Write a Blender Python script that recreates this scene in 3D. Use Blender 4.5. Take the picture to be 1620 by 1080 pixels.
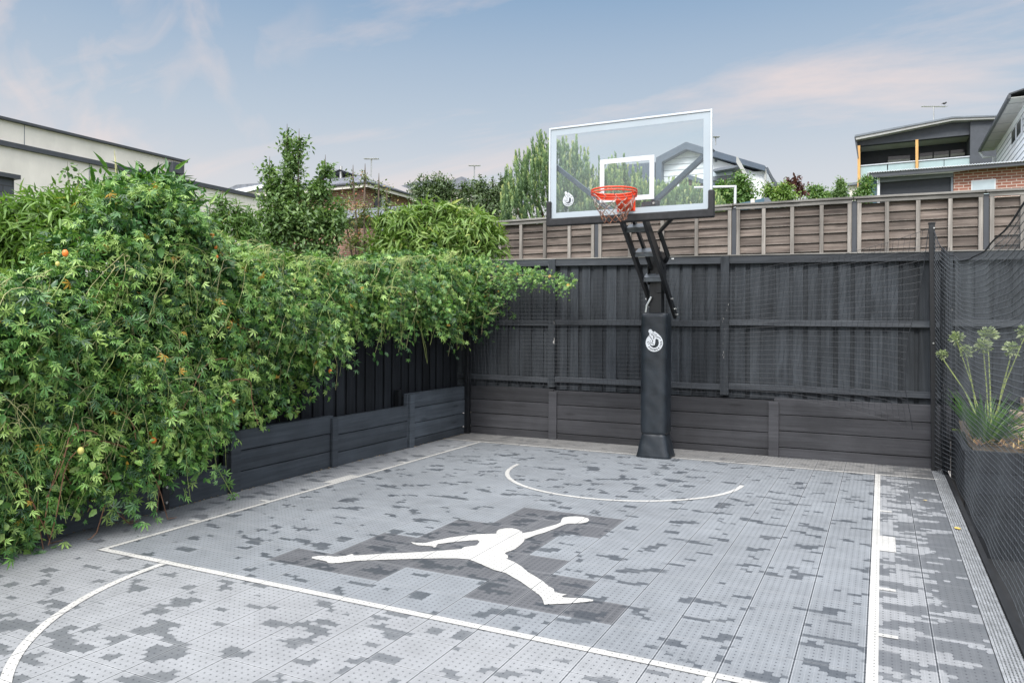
import bpy, math, random
import numpy as np
from mathutils import Vector, Matrix
R = math.radians
for o in list(bpy.data.objects): bpy.data.objects.remove(o)
S = bpy.context.scene
COL = S.collection
# ------------------------------------------------------------------ camera
FPX, YAW, ROLL, CY, HC = 1191.26, 0.4566, -0.0053, 515.07, 1.59      # focal length and horizon in photo pixels, eye height 1.59 m
cam = bpy.data.cameras.new('camera'); camo = bpy.data.objects.new('camera', cam); COL.objects.link(camo)
camo.location = (0, 0, HC)
camo.rotation_euler = (Matrix.Rotation(YAW, 3, 'Z') @ Matrix.Rotation(R(90), 3, 'X') @ Matrix.Rotation(-ROLL, 3, 'Z')).to_euler()
cam.sensor_width = 36; cam.lens = FPX/1620*36; cam.shift_y = -(540-CY)/1620; cam.clip_end = 3000; cam.clip_start = 0.05
S.camera = camo
def ray0(px, py):
    v = Vector((-math.sin(YAW), math.cos(YAW), 0))+Vector((math.cos(YAW), math.sin(YAW), 0))*((px-810)/FPX)+Vector((0, 0, (CY-py)/FPX)); return tuple(v.normalized())
# ------------------------------------------------------------------ world + sun
SUN_EL, SUN_AZ = 46, 172      # compass from +Y clockwise: behind the camera
w = bpy.data.worlds.new('World'); S.world = w; w.use_nodes = True
nt = w.node_tree; N = nt.nodes; L = nt.links; N.clear()
def nn(t, **k):
    n = N.new(t)
    for a, b in k.items(): setattr(n, a, b)
    return n
sky = nn('ShaderNodeTexSky', sky_type='NISHITA', sun_disc=False); sky.sun_elevation = R(SUN_EL); sky.sun_rotation = R(SUN_AZ)
bg1 = nn('ShaderNodeBackground'); bg1.inputs[1].default_value = 0.06; L.new(sky.outputs[0], bg1.inputs[0])
tc = nn('ShaderNodeTexCoord'); sep = nn('ShaderNodeSeparateXYZ'); L.new(tc.outputs['Generated'], sep.inputs[0])
ramp = nn('ShaderNodeValToRGB'); L.new(sep.outputs[2], ramp.inputs[0])
def setramp(r, stops):
    e = r.color_ramp.elements
    while len(e) > 1: e.remove(e[-1])
    e[0].position = stops[0][0]; e[0].color = (*stops[0][1], 1)
    for p, c in stops[1:]:
        q = e.new(p); q.color = (*c, 1)
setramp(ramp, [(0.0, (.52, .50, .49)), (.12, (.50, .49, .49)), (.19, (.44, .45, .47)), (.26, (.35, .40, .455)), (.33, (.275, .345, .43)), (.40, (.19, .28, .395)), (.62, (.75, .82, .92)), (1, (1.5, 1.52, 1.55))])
# thin drifting cloud streaks: stretched noise on the sky sphere
dv = nn('ShaderNodeVectorMath', operation='DIVIDE'); cmb = nn('ShaderNodeCombineXYZ'); mx = nn('ShaderNodeMath', operation='ADD'); mx.inputs[1].default_value = .22
L.new(sep.outputs[2], mx.inputs[0])
for i in range(3): L.new(mx.outputs[0], cmb.inputs[i])
L.new(tc.outputs['Generated'], dv.inputs[0]); L.new(cmb.outputs[0], dv.inputs[1])
mp = nn('ShaderNodeMapping'); mp.inputs['Rotation'].default_value = (0, 0, R(-38)); mp.inputs['Scale'].default_value = (.55, 1.5, .8); mp.inputs['Location'].default_value = (2.3, .7, 0)
L.new(dv.outputs[0], mp.inputs[0])
n1 = nn('ShaderNodeTexNoise'); n1.inputs['Scale'].default_value = 1.5; n1.inputs['Detail'].default_value = 7; n1.inputs['Roughness'].default_value = .6; n1.inputs['Distortion'].default_value = .4
L.new(mp.outputs[0], n1.inputs[0])
cr = nn('ShaderNodeValToRGB'); setramp(cr, [(.48, (0, 0, 0)), (.70, (1, 1, 1))]); L.new(n1.outputs[0], cr.inputs[0])
cm = nn('ShaderNodeMath', operation='MULTIPLY'); cm.inputs[1].default_value = .7; L.new(cr.outputs[0], cm.inputs[0])
pv = ray0(190, 45); pd = nn('ShaderNodeVectorMath', operation='DOT_PRODUCT'); pd.inputs[1].default_value = pv; L.new(tc.outputs['Generated'], pd.inputs[0])
pm = nn('ShaderNodeMapRange', interpolation_type='SMOOTHSTEP'); pm.inputs[1].default_value = math.cos(R(14)); pm.inputs[2].default_value = math.cos(R(3)); L.new(pd.outputs['Value'], pm.inputs[0])
pmap = nn('ShaderNodeMapping'); pmap.inputs['Scale'].default_value = (9, 9, 9); pmap.inputs['Location'].default_value = (4.1, .3, 0); L.new(tc.outputs['Generated'], pmap.inputs[0])
pn = nn('ShaderNodeTexNoise'); pn.inputs['Scale'].default_value = 1.3; pn.inputs['Detail'].default_value = 6; pn.inputs['Distortion'].default_value = .6; L.new(pmap.outputs[0], pn.inputs[0])
pr = nn('ShaderNodeValToRGB'); setramp(pr, [(.47, (0, 0, 0)), (.68, (.42, .42, .42))]); L.new(pn.outputs[0], pr.inputs[0])
pp = nn('ShaderNodeMath', operation='MULTIPLY_ADD'); L.new(pr.outputs[0], pp.inputs[0]); L.new(pm.outputs[0], pp.inputs[1]); L.new(cm.outputs[0], pp.inputs[2]); pp.use_clamp = True
mixc = nn('ShaderNodeMix', data_type='RGBA'); L.new(pp.outputs[0], mixc.inputs[0]); L.new(ramp.outputs[0], mixc.inputs[6]); mixc.inputs[7].default_value = (.62, .51, .465, 1)
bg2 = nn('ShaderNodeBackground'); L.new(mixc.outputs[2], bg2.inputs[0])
# the veil of cloud is brighter round the hidden sun, behind the camera
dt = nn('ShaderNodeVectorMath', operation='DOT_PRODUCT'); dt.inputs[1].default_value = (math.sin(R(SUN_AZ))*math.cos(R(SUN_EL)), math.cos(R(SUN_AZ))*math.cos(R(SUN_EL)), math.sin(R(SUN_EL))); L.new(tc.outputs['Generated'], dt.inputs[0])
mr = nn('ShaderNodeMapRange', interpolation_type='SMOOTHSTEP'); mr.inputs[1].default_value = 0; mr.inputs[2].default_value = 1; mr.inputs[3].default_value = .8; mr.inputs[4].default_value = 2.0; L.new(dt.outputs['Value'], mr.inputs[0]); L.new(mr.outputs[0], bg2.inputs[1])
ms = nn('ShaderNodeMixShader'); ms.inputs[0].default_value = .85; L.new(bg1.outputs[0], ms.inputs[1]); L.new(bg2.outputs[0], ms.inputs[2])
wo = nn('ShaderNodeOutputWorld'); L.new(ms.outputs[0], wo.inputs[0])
sl = bpy.data.lights.new('sun', 'SUN'); so = bpy.data.objects.new('sun', sl); COL.objects.link(so)
sl.energy = 1.5; sl.angle = R(18); sl.color = (1, .965, .91)
so.location = (0, 0, 30); so.rotation_euler = (R(90-SUN_EL), 0, R(-SUN_AZ+180))
S.view_settings.view_transform = 'Standard'; S.view_settings.look = 'None'; S.view_settings.exposure = 0.98; S.view_settings.gamma = 1
# ------------------------------------------------------------------ photo measurements -> metres
Fw = np.array([-math.sin(YAW), math.cos(YAW), 0]); Rt = np.array([math.cos(YAW), math.sin(YAW), 0])
def ray(px, py):
    x = px-810; y = CY-py; c, s = math.cos(ROLL), math.sin(ROLL); x, y = c*x-s*y, s*x+c*y
    return Rt*x/FPX+Fw+np.array([0, 0, y/FPX])
def at(px, py, d): p = ray(px, py)*d; p[2] += HC; return p                     # at a distance d along the view axis
def onZ(px, py, z=0): r = ray(px, py); t = (z-HC)/r[2]; return np.array([r[0]*t, r[1]*t, z])
def onY(px, py, Y): r = ray(px, py); p = r*(Y/r[1]); p[2] += HC; return p
def onX(px, py, X): r = ray(px, py); p = r*(X/r[0]); p[2] += HC; return p
# ------------------------------------------------------------------ materials
MATS = {}
class NB:
    def __init__(s, name):
        s.m = bpy.data.materials.new(name); s.m.use_nodes = True; s.t = s.m.node_tree; s.t.nodes.clear(); MATS[name] = s.m
        s.out = s.n('ShaderNodeOutputMaterial')
    def n(s, t, **k):
        q = s.t.nodes.new(t)
        for a, b in k.items(): setattr(q, a, b)
        return q
    def l(s, a, b): s.t.links.new(a, b)
    def put(s, sock, v):
        if hasattr(v, 'links'): s.l(v, sock)
        else: sock.default_value = v
    def math(s, op, a, b=None, c=None):
        q = s.n('ShaderNodeMath', operation=op); s.put(q.inputs[0], a)
        if b is not None: s.put(q.inputs[1], b)
        if c is not None: s.put(q.inputs[2], c)
        return q.outputs[0]
    def mix(s, f, a, b, bt='MIX'):
        q = s.n('ShaderNodeMix', data_type='RGBA', blend_type=bt); s.put(q.inputs[0], f); s.put(q.inputs[6], a if hasattr(a, 'links') else (*a, 1)); s.put(q.inputs[7], b if hasattr(b, 'links') else (*b, 1)); return q.outputs[2]
    def pos(s, obj=False):
        if obj: return s.n('ShaderNodeTexCoord').outputs['Object']
        return s.n('ShaderNodeNewGeometry').outputs['Position']
    def map(s, v, sc=(1, 1, 1), rot=(0, 0, 0)):
        q = s.n('ShaderNodeMapping'); s.l(v, q.inputs[0]); q.inputs['Scale'].default_value = sc; q.inputs['Rotation'].default_value = rot; return q.outputs[0]
    def noise(s, v, sc, det=4, ro=.55, dist=0):
        q = s.n('ShaderNodeTexNoise'); s.l(v, q.inputs[0]); q.inputs['Scale'].default_value = sc; q.inputs['Detail'].default_value = det; q.inputs['Roughness'].default_value = ro; q.inputs['Distortion'].default_value = dist; return q.outputs[0]
    def ramp(s, f, stops):
        q = s.n('ShaderNodeValToRGB'); s.put(q.inputs[0], f); setramp(q, stops); return q.outputs[0]
    def bsdf(s, col, rough=.6, metal=0, bump=None, bs=.3, bd=.01, spec=.5):
        q = s.n('ShaderNodeBsdfPrincipled'); s.put(q.inputs['Base Color'], col if hasattr(col, 'links') else (*col, 1)); s.put(q.inputs['Roughness'], rough); q.inputs['Metallic'].default_value = metal
        q.inputs['Specular IOR Level'].default_value = spec
        if bump is not None:
            b = s.n('ShaderNodeBump'); b.inputs['Strength'].default_value = bs; b.inputs['Distance'].default_value = bd; s.l(bump, b.inputs['Height']); s.l(b.outputs[0], q.inputs['Normal'])
        s.l(q.outputs[0], s.out.inputs[0]); return q
def g3(*v): return [(p, (c, c, c)) for p, c in v]
def simple(name, col, rough=.6, metal=0, var=.15, sc=8, bump=.15, stretch=(1, 1, 1), spec=.5):
    b = NB(name); v = b.map(b.pos(), stretch); n = b.noise(v, sc, 5, .6)
    f = b.ramp(n, g3((.3, 1-var*1.6), (.7, 1+var)))
    b.bsdf(b.mix(1, col, f, 'MULTIPLY'), rough, metal, n, bump, .004, spec); return b.m
def wood(name, col, col2, vert=True, sc=1, rough=.75, dark=.5, knots=True, spec=.3, along='x'):
    """painted or weathered timber: long grain streaks, knots, rain stains"""
    b = NB(name); P = b.pos()
    st = (28, 28, 1.1) if vert else ((1.1, 1.1, 30))
    g = b.noise(b.map(P, st), 1.4*sc, 6, .65, .3); g2 = b.noise(b.map(P, tuple(q*.35 for q in st)), 1.7*sc, 3, .5)
    big = b.noise(P, 1.7, 4, .6)
    c = b.mix(b.ramp(g, g3((.3, 0), (.72, 1))), col, col2)
    vo = b.n('ShaderNodeTexVoronoi'); b.l(b.map(P, (3.2, 3.2, .9) if vert else (1.1, 1.1, 5.5)), vo.inputs[0]); vo.inputs['Scale'].default_value = 1.0
    c = b.mix(b.math('MULTIPLY', b.ramp(vo.outputs['Distance'], g3((.05, 1), (.13, 0))), .55), c, tuple(q*.35 for q in col))
    c = b.mix(1, c, b.ramp(g2, g3((.3, .80), (.65, 1.1))), 'MULTIPLY')
    c = b.mix(1, c, b.ramp(big, g3((.3, 1-dark*.6), (.7, 1.15))), 'MULTIPLY')
    att = b.n('ShaderNodeAttribute', attribute_name='tint'); c = b.mix(1, c, b.ramp(att.outputs['Fac'], g3((0, .72), (1, 1.25))), 'MULTIPLY')
    b.bsdf(c, rough, 0, g, .5, .004, spec); return b.m
# tile sheet: moulded 305 mm sport tiles, 8 x 8 drain holes each, damp marks that stop at the tile joints
TX0, TY0, T = -4.9399, 3.5370, .3048
def tilemat(name, col, wet=.5, level=.60, seams=True, var=.1, holes=1.0):
    b = NB(name); P = b.pos(); sp = b.n('ShaderNodeSeparateXYZ'); b.l(P, sp.inputs[0]); X, Y = sp.outputs[0], sp.outputs[1]
    u = b.math('DIVIDE', b.math('SUBTRACT', X, TX0), T); v = b.math('DIVIDE', b.math('SUBTRACT', Y, TY0), T)
    def edge(a, k):      # distance to nearest integer, in metres / tile
        f = b.math('FRACT', a); return b.math('MULTIPLY', b.math('MINIMUM', f, b.math('SUBTRACT', 1, f)), k)
    eu, ev = edge(u, T), edge(v, T)
    fine = b.noise(P, 160, 3, .6); mid = b.noise(P, 7, 5, .6); big = b.noise(P, 1.3, 3, .5)
    c = b.mix(1, col, b.ramp(mid, g3((.3, 1-var), (.7, 1+var))), 'MULTIPLY')
    c = b.mix(1, c, b.ramp(fine, g3((.3, .86), (.7, 1.12))), 'MULTIPLY')
    c = b.mix(1, c, b.ramp(big, g3((.3, .88), (.7, 1.08))), 'MULTIPLY')
    # scuffs
    sc = b.noise(b.map(P, (2.2, 9, 1), (0, 0, .7)), 2.2, 8, .75, 1.5); c = b.mix(b.math('MULTIPLY', b.ramp(sc, g3((.62, 0), (.74, 1))), .25), c, (.09, .09, .10))
    # faint light on moulded ribs, put into the colour, 8 each way
    u8, v8 = b.math('MULTIPLY', u, 8), b.math('MULTIPLY', v, 8); c8 = T/8
    ru, rv = edge(b.math('ADD', u8, .5), c8), edge(b.math('ADD', v8, .5), c8)
    rib = b.math('MAXIMUM', b.math('LESS_THAN', ru, .0016), b.math('LESS_THAN', rv, .0012)); c = b.mix(b.math('MULTIPLY', rib, .06), c, (.8, .8, .82))
    # damp patches
    if wet > 0:
        cu = b.math('DIVIDE', b.math('FLOOR', u8), 8); cv = b.math('DIVIDE', b.math('FLOOR', b.math('MULTIPLY', v, 8)), 8)
        cb = b.n('ShaderNodeCombineXYZ'); b.l(cu, cb.inputs[0]); b.l(cv, cb.inputs[1])
        nb = b.noise(b.map(cb.outputs[0], (.75, 1.35, 1)), 1.7, 3, .5)
        cb2 = b.n('ShaderNodeCombineXYZ'); b.l(u, cb2.inputs[0]); b.l(v, cb2.inputs[1]); ns = b.noise(b.map(cb2.outputs[0], (.75, 1.35, 1)), 1.7, 3, .5)
        tu = b.n('ShaderNodeCombineXYZ'); b.l(b.math('FLOOR', u), tu.inputs[0]); b.l(b.math('FLOOR', v), tu.inputs[1]); wn = b.n('ShaderNodeTexWhiteNoise', noise_dimensions='2D'); b.l(tu.outputs[0], wn.inputs[0])
        val = b.math('ADD', b.math('MULTIPLY', nb, .88), b.math('MULTIPLY', ns, .12)); val = b.math('ADD', val, b.math('MULTIPLY', b.math('SUBTRACT', wn.outputs[0], .5), .055))
        # wetter by the drain on the right and in the near left corner
        r1 = b.n('ShaderNodeMapRange'); b.l(X, r1.inputs[0]); r1.inputs[1].default_value = -.15; r1.inputs[2].default_value = .45; r1.inputs[3].default_value = 0; r1.inputs[4].default_value = .17
        r2 = b.n('ShaderNodeMapRange'); b.l(Y, r2.inputs[0]); r2.inputs[1].default_value = 3.3; r2.inputs[2].default_value = 2.0; r2.inputs[3].default_value = 0; r2.inputs[4].default_value = .07
        val = b.math('ADD', val, b.math('ADD', r1.outputs[0], r2.outputs[0]))
        m = b.ramp(val, g3((level, 0), (level+.006, 1))); c = b.mix(b.math('MULTIPLY', b.math('MULTIPLY', m, b.ramp(mid, g3((.3, .75), (.65, 1.1)))), wet), c, (.035, .042, .052))
    du, dv_ = edge(u8, c8), edge(v8, c8); dd = b.math('SQRT', b.math('ADD', b.math('POWER', du, 2), b.math('POWER', dv_, 2)))
    hole = b.math('LESS_THAN', dd, .0042); c = b.mix(b.math('MULTIPLY', hole, .95*holes), c, (.02, .022, .03))
    if seams:
        sx = b.math('LESS_THAN', eu, .0032); sy = b.math('LESS_THAN', ev, .0022)
        c = b.mix(b.math('MULTIPLY', sx, .8), c, (.02, .024, .03)); c = b.mix(b.math('MULTIPLY', sy, .5), c, (.03, .034, .04))
        lip = b.math('LESS_THAN', b.math('ABSOLUTE', b.math('SUBTRACT', b.math('MINIMUM', eu, ev), .006)), .002); c = b.mix(b.math('MULTIPLY', lip, .15), c, (.8, .8, .8))  # pale line beside each joint paints in the lit tile edge
    rgh = b.ramp(mid, g3((.3, .5), (.7, .62))) if wet <= 0 else b.mix(m, b.ramp(mid, g3((.3, .5), (.7, .62))), (.34, .34, .34))
    b.bsdf(c, rgh, 0, fine, .25, .002, .35); return b.m
tilemat('tile_key', (.188, .201, .215), .72, .596)
tilemat('tile_outer', (.250, .256, .264), .58, .590)
tilemat('tile_rear', (.19, .186, .18), .45, .60)
tilemat('tile_emblem', (.086, .088, .095), .66, .565)
tilemat('court_paint', (.46, .45, .425), 0, seams=True, var=.07, holes=.9)
wood('fence_black', (.022, .026, .031), (.052, .058, .065), True, dark=.45)
wood('fence_peeled', (.022, .026, .031), (.052, .058, .065), True, dark=.45)
_b = MATS['fence_peeled'].node_tree; _p = [q for q in _b.nodes if q.type == 'BSDF_PRINCIPLED'][0]; _src = _p.inputs['Base Color'].links[0].from_socket
_g = _b.nodes.new('ShaderNodeNewGeometry'); _m = _b.nodes.new('ShaderNodeMapping'); _m.inputs['Scale'].default_value = (14, 14, 3); _n = _b.nodes.new('ShaderNodeTexNoise'); _n.inputs['Scale'].default_value = 1; _n.inputs['Detail'].default_value = 7; _n.inputs['Roughness'].default_value = .7
_r = _b.nodes.new('ShaderNodeValToRGB'); setramp(_r, [(.63, (0, 0, 0)), (.66, (1, 1, 1))]); _x = _b.nodes.new('ShaderNodeMix'); _x.data_type = 'RGBA'; _x.inputs[7].default_value = (.40, .38, .36, 1)
_b.links.new(_g.outputs['Position'], _m.inputs[0]); _b.links.new(_m.outputs[0], _n.inputs[0]); _b.links.new(_n.outputs[0], _r.inputs[0]); _b.links.new(_r.outputs[0], _x.inputs[0]); _b.links.new(_src, _x.inputs[6]); _b.links.new(_x.outputs[2], _p.inputs['Base Color'])
wood('fence_black_h', (.030, .034, .040), (.066, .071, .078), False, dark=.4)
wood('fence_dark', (.010, .012, .016), (.024, .027, .032), True, dark=.4)
wood('sleeper_black', (.034, .034, .038), (.058, .058, .063), False, dark=.4)
wood('sleeper_blue', (.044, .053, .064), (.072, .083, .096), False, dark=.4)
wood('old_wood_h', (.062, .045, .037), (.28, .23, .195), False, sc=.9, dark=.75)
wood('old_wood_v', (.15, .133, .117), (.36, .33, .295), True, dark=.35)
wood('old_wood_cap', (.15, .14, .125), (.40, .38, .35), False, dark=.6)
wood('post_timber', (.50, .27, .09), (.72, .43, .17), True, dark=.2)
simple('metal_black', (.012, .013, .015), .38, 0, .2, 12, .1)
simple('metal_grey_blue', (.10, .125, .16), .4, .3, .15, 10, .1)
simple('rung_steel', (.12, .135, .15), .4, .4, .2, 10, .1)
simple('vinyl_black', (.014, .019, .025), .42, 0, .25, 7, .5)
simple('pad_foam', (.016, .016, .018), .7, 0, .3, 18, .4)
simple('rim_orange', (.80, .075, .025), .35, 0, .12, 9, .05)
simple('white_paint', (.62, .64, .66), .4, 0, .05, 6, .05)
simple('frame_alu', (.62, .65, .68), .35, .4, .06, 6, .05)
simple('glass_band', (.40, .45, .49), .3, 0, .03, 4, .02)
simple('zinc', (.55, .55, .53), .35, .8, .2, 20, .1)
b = NB('chain'); c = b.ramp(b.math('ADD', b.math('MULTIPLY', b.math('SUBTRACT', b.noise(b.pos(), 45, 3), .5), .9), b.n('ShaderNodeAttribute', attribute_name='tint').outputs['Fac']), [(.38, (.20, .075, .035)), (.55, (.42, .38, .34)), (.8, (.6, .58, .55))]); b.bsdf(c, .5, .5)
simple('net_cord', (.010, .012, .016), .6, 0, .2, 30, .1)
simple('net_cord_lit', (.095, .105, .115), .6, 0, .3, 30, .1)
simple('render_white', (.80, .75, .67), .85, 0, .07, 2.5, .2, (1, 1, .5))
simple('trim_dark', (.06, .065, .075), .5, 0, .1, 4, .1)
simple('trim_grey', (.16, .18, .205), .5, 0, .1, 4, .1)
simple('fascia_slate', (.075, .10, .135), .5, 0, .08, 4, .1)
simple('board_white', (.78, .80, .82), .6, 0, .05, 5, .1)
simple('soffit', (.40, .40, .38), .7, 0, .06, 4, .1)
simple('cladding_dark', (.055, .062, .073), .6, 0, .12, 6, .1)
simple('roller_door', (.018, .022, .030), .6, 0, .1, 6, .1)
simple('glass_frost', (.36, .47, .47), .25, 0, .05, 3, .05)
simple('window_dark', (.03, .035, .045), .12, 0, .2, 2, .02)
simple('window_pale', (.45, .52, .56), .3, 0, .1, 2, .02)
simple('roof_grey', (.20, .21, .24), .5, .2, .2, 3, .2)
simple('bluish_roof', (.06, .13, .18), .5, .0, .2, 3, .2)
simple('bark', (.14, .10, .075), .85, 0, .3, 25, .6, (1, 1, .2))
simple('stem_green', (.32, .38, .12), .6, 0, .25, 14, .2)
simple('stem_straw', (.48, .45, .22), .7, 0, .3, 14, .2)
simple('stem_brown', (.22, .11, .06), .8, 0, .3, 14, .2)
simple('fruit_orange', (.85, .22, .035), .4, 0, .15, 20, .1)
simple('fruit_yellow', (.55, .50, .14), .5, 0, .2, 20, .1)
simple('leaf_yellow', (.72, .50, .12), .6, 0, .2, 20, .1)
simple('soil', (.10, .075, .05), .9, 0, .5, 14, .8)
simple('dark_ground', (.012, .013, .015), .9, 0, .3, 6, .5)
simple('stone', (.36, .28, .21), .85, 0, .25, 9, .5)
simple('concrete_base', (.18, .18, .175), .85, 0, .2, 4, .3)
simple('drain_metal', (.38, .39, .40), .45, .3, .2, 14, .2)
simple('drain_dark', (.02, .02, .022), .8)
b = NB('grass'); c = b.ramp(b.noise(b.pos(), 1.5, 8), [(.3, (.03, .05, .015)), (.6, (.07, .10, .03)), (.8, (.12, .12, .06))]); b.bsdf(c, .9)
b = NB('backboard_glass')
tr = b.n('ShaderNodeBsdfTransparent'); tr.inputs[0].default_value = (.95, .975, .975, 1); gl = b.n('ShaderNodeBsdfGlossy'); gl.inputs['Roughness'].default_value = .02
fr = b.n('ShaderNodeFresnel'); fr.inputs[0].default_value = 1.45; df = b.n('ShaderNodeBsdfDiffuse'); df.inputs[0].default_value = (.6, .7, .75, 1)
m1 = b.n('ShaderNodeMixShader'); b.l(fr.outputs[0], m1.inputs[0]); b.l(tr.outputs[0], m1.inputs[1]); b.l(gl.outputs[0], m1.inputs[2])
m2 = b.n('ShaderNodeMixShader'); m2.inputs[0].default_value = .05; b.l(m1.outputs[0], m2.inputs[1]); b.l(df.outputs[0], m2.inputs[2]); b.l(m2.outputs[0], b.out.inputs[0])
def brickmat(name, c1, c2, mortar, axis='Y', bw=.24, bh=.086, ms_=.02):
    b = NB(name); sp = b.n('ShaderNodeSeparateXYZ'); b.l(b.pos(), sp.inputs[0]); cb = b.n('ShaderNodeCombineXYZ')
    b.l(sp.outputs[0 if axis == 'Y' else 1], cb.inputs[0]); b.l(sp.outputs[2], cb.inputs[1])
    q = b.n('ShaderNodeTexBrick'); b.l(cb.outputs[0], q.inputs[0]); q.inputs['Scale'].default_value = 1; q.inputs['Brick Width'].default_value = bw; q.inputs['Row Height'].default_value = bh; q.inputs['Mortar Size'].default_value = ms_/2; q.inputs['Bias'].default_value = 0
    q.inputs['Color1'].default_value = (*c1, 1); q.inputs['Color2'].default_value = (*c2, 1); q.inputs['Mortar'].default_value = (*mortar, 1)
    b.bsdf(q.outputs[0], .85, 0, q.outputs['Fac'], -.4, .01)
brickmat('brick_red', (.24, .085, .055), (.33, .14, .10), (.52, .44, .38))
brickmat('brick_redX', (.20, .085, .06), (.36, .17, .12), (.45, .37, .31), 'X')
brickmat('brick_old', (.20, .08, .055), (.36, .17, .12), (.45, .36, .30))
brickmat('brick_dark', (.07, .075, .085), (.10, .105, .12), (.05, .05, .05), 'X', .24, .09, .012)
brickmat('tile_roof', (.13, .14, .17), (.21, .22, .25), (.04, .04, .045), 'Y', .3, .12, .03)
def leafmat(name, stops, rough=.42, trans=.28, spec=.5):
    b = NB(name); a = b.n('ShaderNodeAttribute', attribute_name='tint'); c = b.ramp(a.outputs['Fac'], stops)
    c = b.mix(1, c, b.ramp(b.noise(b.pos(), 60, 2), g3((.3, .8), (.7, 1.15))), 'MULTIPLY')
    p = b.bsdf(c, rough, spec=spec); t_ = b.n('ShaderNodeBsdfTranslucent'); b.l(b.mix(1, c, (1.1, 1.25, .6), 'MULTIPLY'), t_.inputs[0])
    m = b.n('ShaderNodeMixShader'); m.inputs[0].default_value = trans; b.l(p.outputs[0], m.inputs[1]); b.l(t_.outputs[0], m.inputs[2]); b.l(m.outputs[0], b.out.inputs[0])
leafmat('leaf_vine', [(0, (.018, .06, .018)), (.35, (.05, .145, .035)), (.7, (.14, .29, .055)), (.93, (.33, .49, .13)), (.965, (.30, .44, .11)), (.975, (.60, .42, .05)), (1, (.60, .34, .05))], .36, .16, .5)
leafmat('leaf_bamboo', [(0, (.08, .15, .03)), (.5, (.14, .26, .05)), (.9, (.25, .38, .08)), (1, (.45, .42, .14))])
leafmat('leaf_lime', [(0, (.08, .15, .03)), (.5, (.16, .27, .055)), (.9, (.30, .40, .11)), (1, (.5, .5, .15))])
leafmat('leaf_pear', [(0, (.05, .11, .035)), (.5, (.13, .22, .07)), (.92, (.27, .38, .14)), (1, (.2, .27, .08))])
leafmat('leaf_dark', [(0, (.04, .07, .03)), (.5, (.09, .14, .06)), (.9, (.17, .23, .10)), (1, (.16, .2, .08))])
leafmat('leaf_mid', [(0, (.05, .11, .03)), (.5, (.11, .21, .05)), (.9, (.2, .33, .08)), (1, (.35, .38, .12))])
leafmat('leaf_autumn', [(0, (.07, .12, .04)), (.5, (.14, .19, .06)), (.75, (.25, .25, .08)), (.9, (.42, .24, .08)), (1, (.4, .12, .06))])
leafmat('leaf_red', [(0, (.06, .025, .025)), (.6, (.13, .05, .045)), (1, (.22, .10, .07))])
leafmat('leaf_pine', [(0, (.07, .13, .06)), (.5, (.17, .27, .12)), (.85, (.36, .46, .17)), (1, (.48, .50, .22))], .6, .15)
leafmat('leaf_strap', [(0, (.05, .13, .03)), (.6, (.10, .23, .05)), (1, (.22, .36, .10))])
leafmat('leaf_pod', [(0, (.20, .27, .12)), (.6, (.36, .42, .22)), (1, (.55, .58, .38))])
leafmat('leaf_dry', [(0, (.12, .06, .03)), (.6, (.30, .18, .08)), (1, (.5, .38, .18))], .7, .1)
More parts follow.
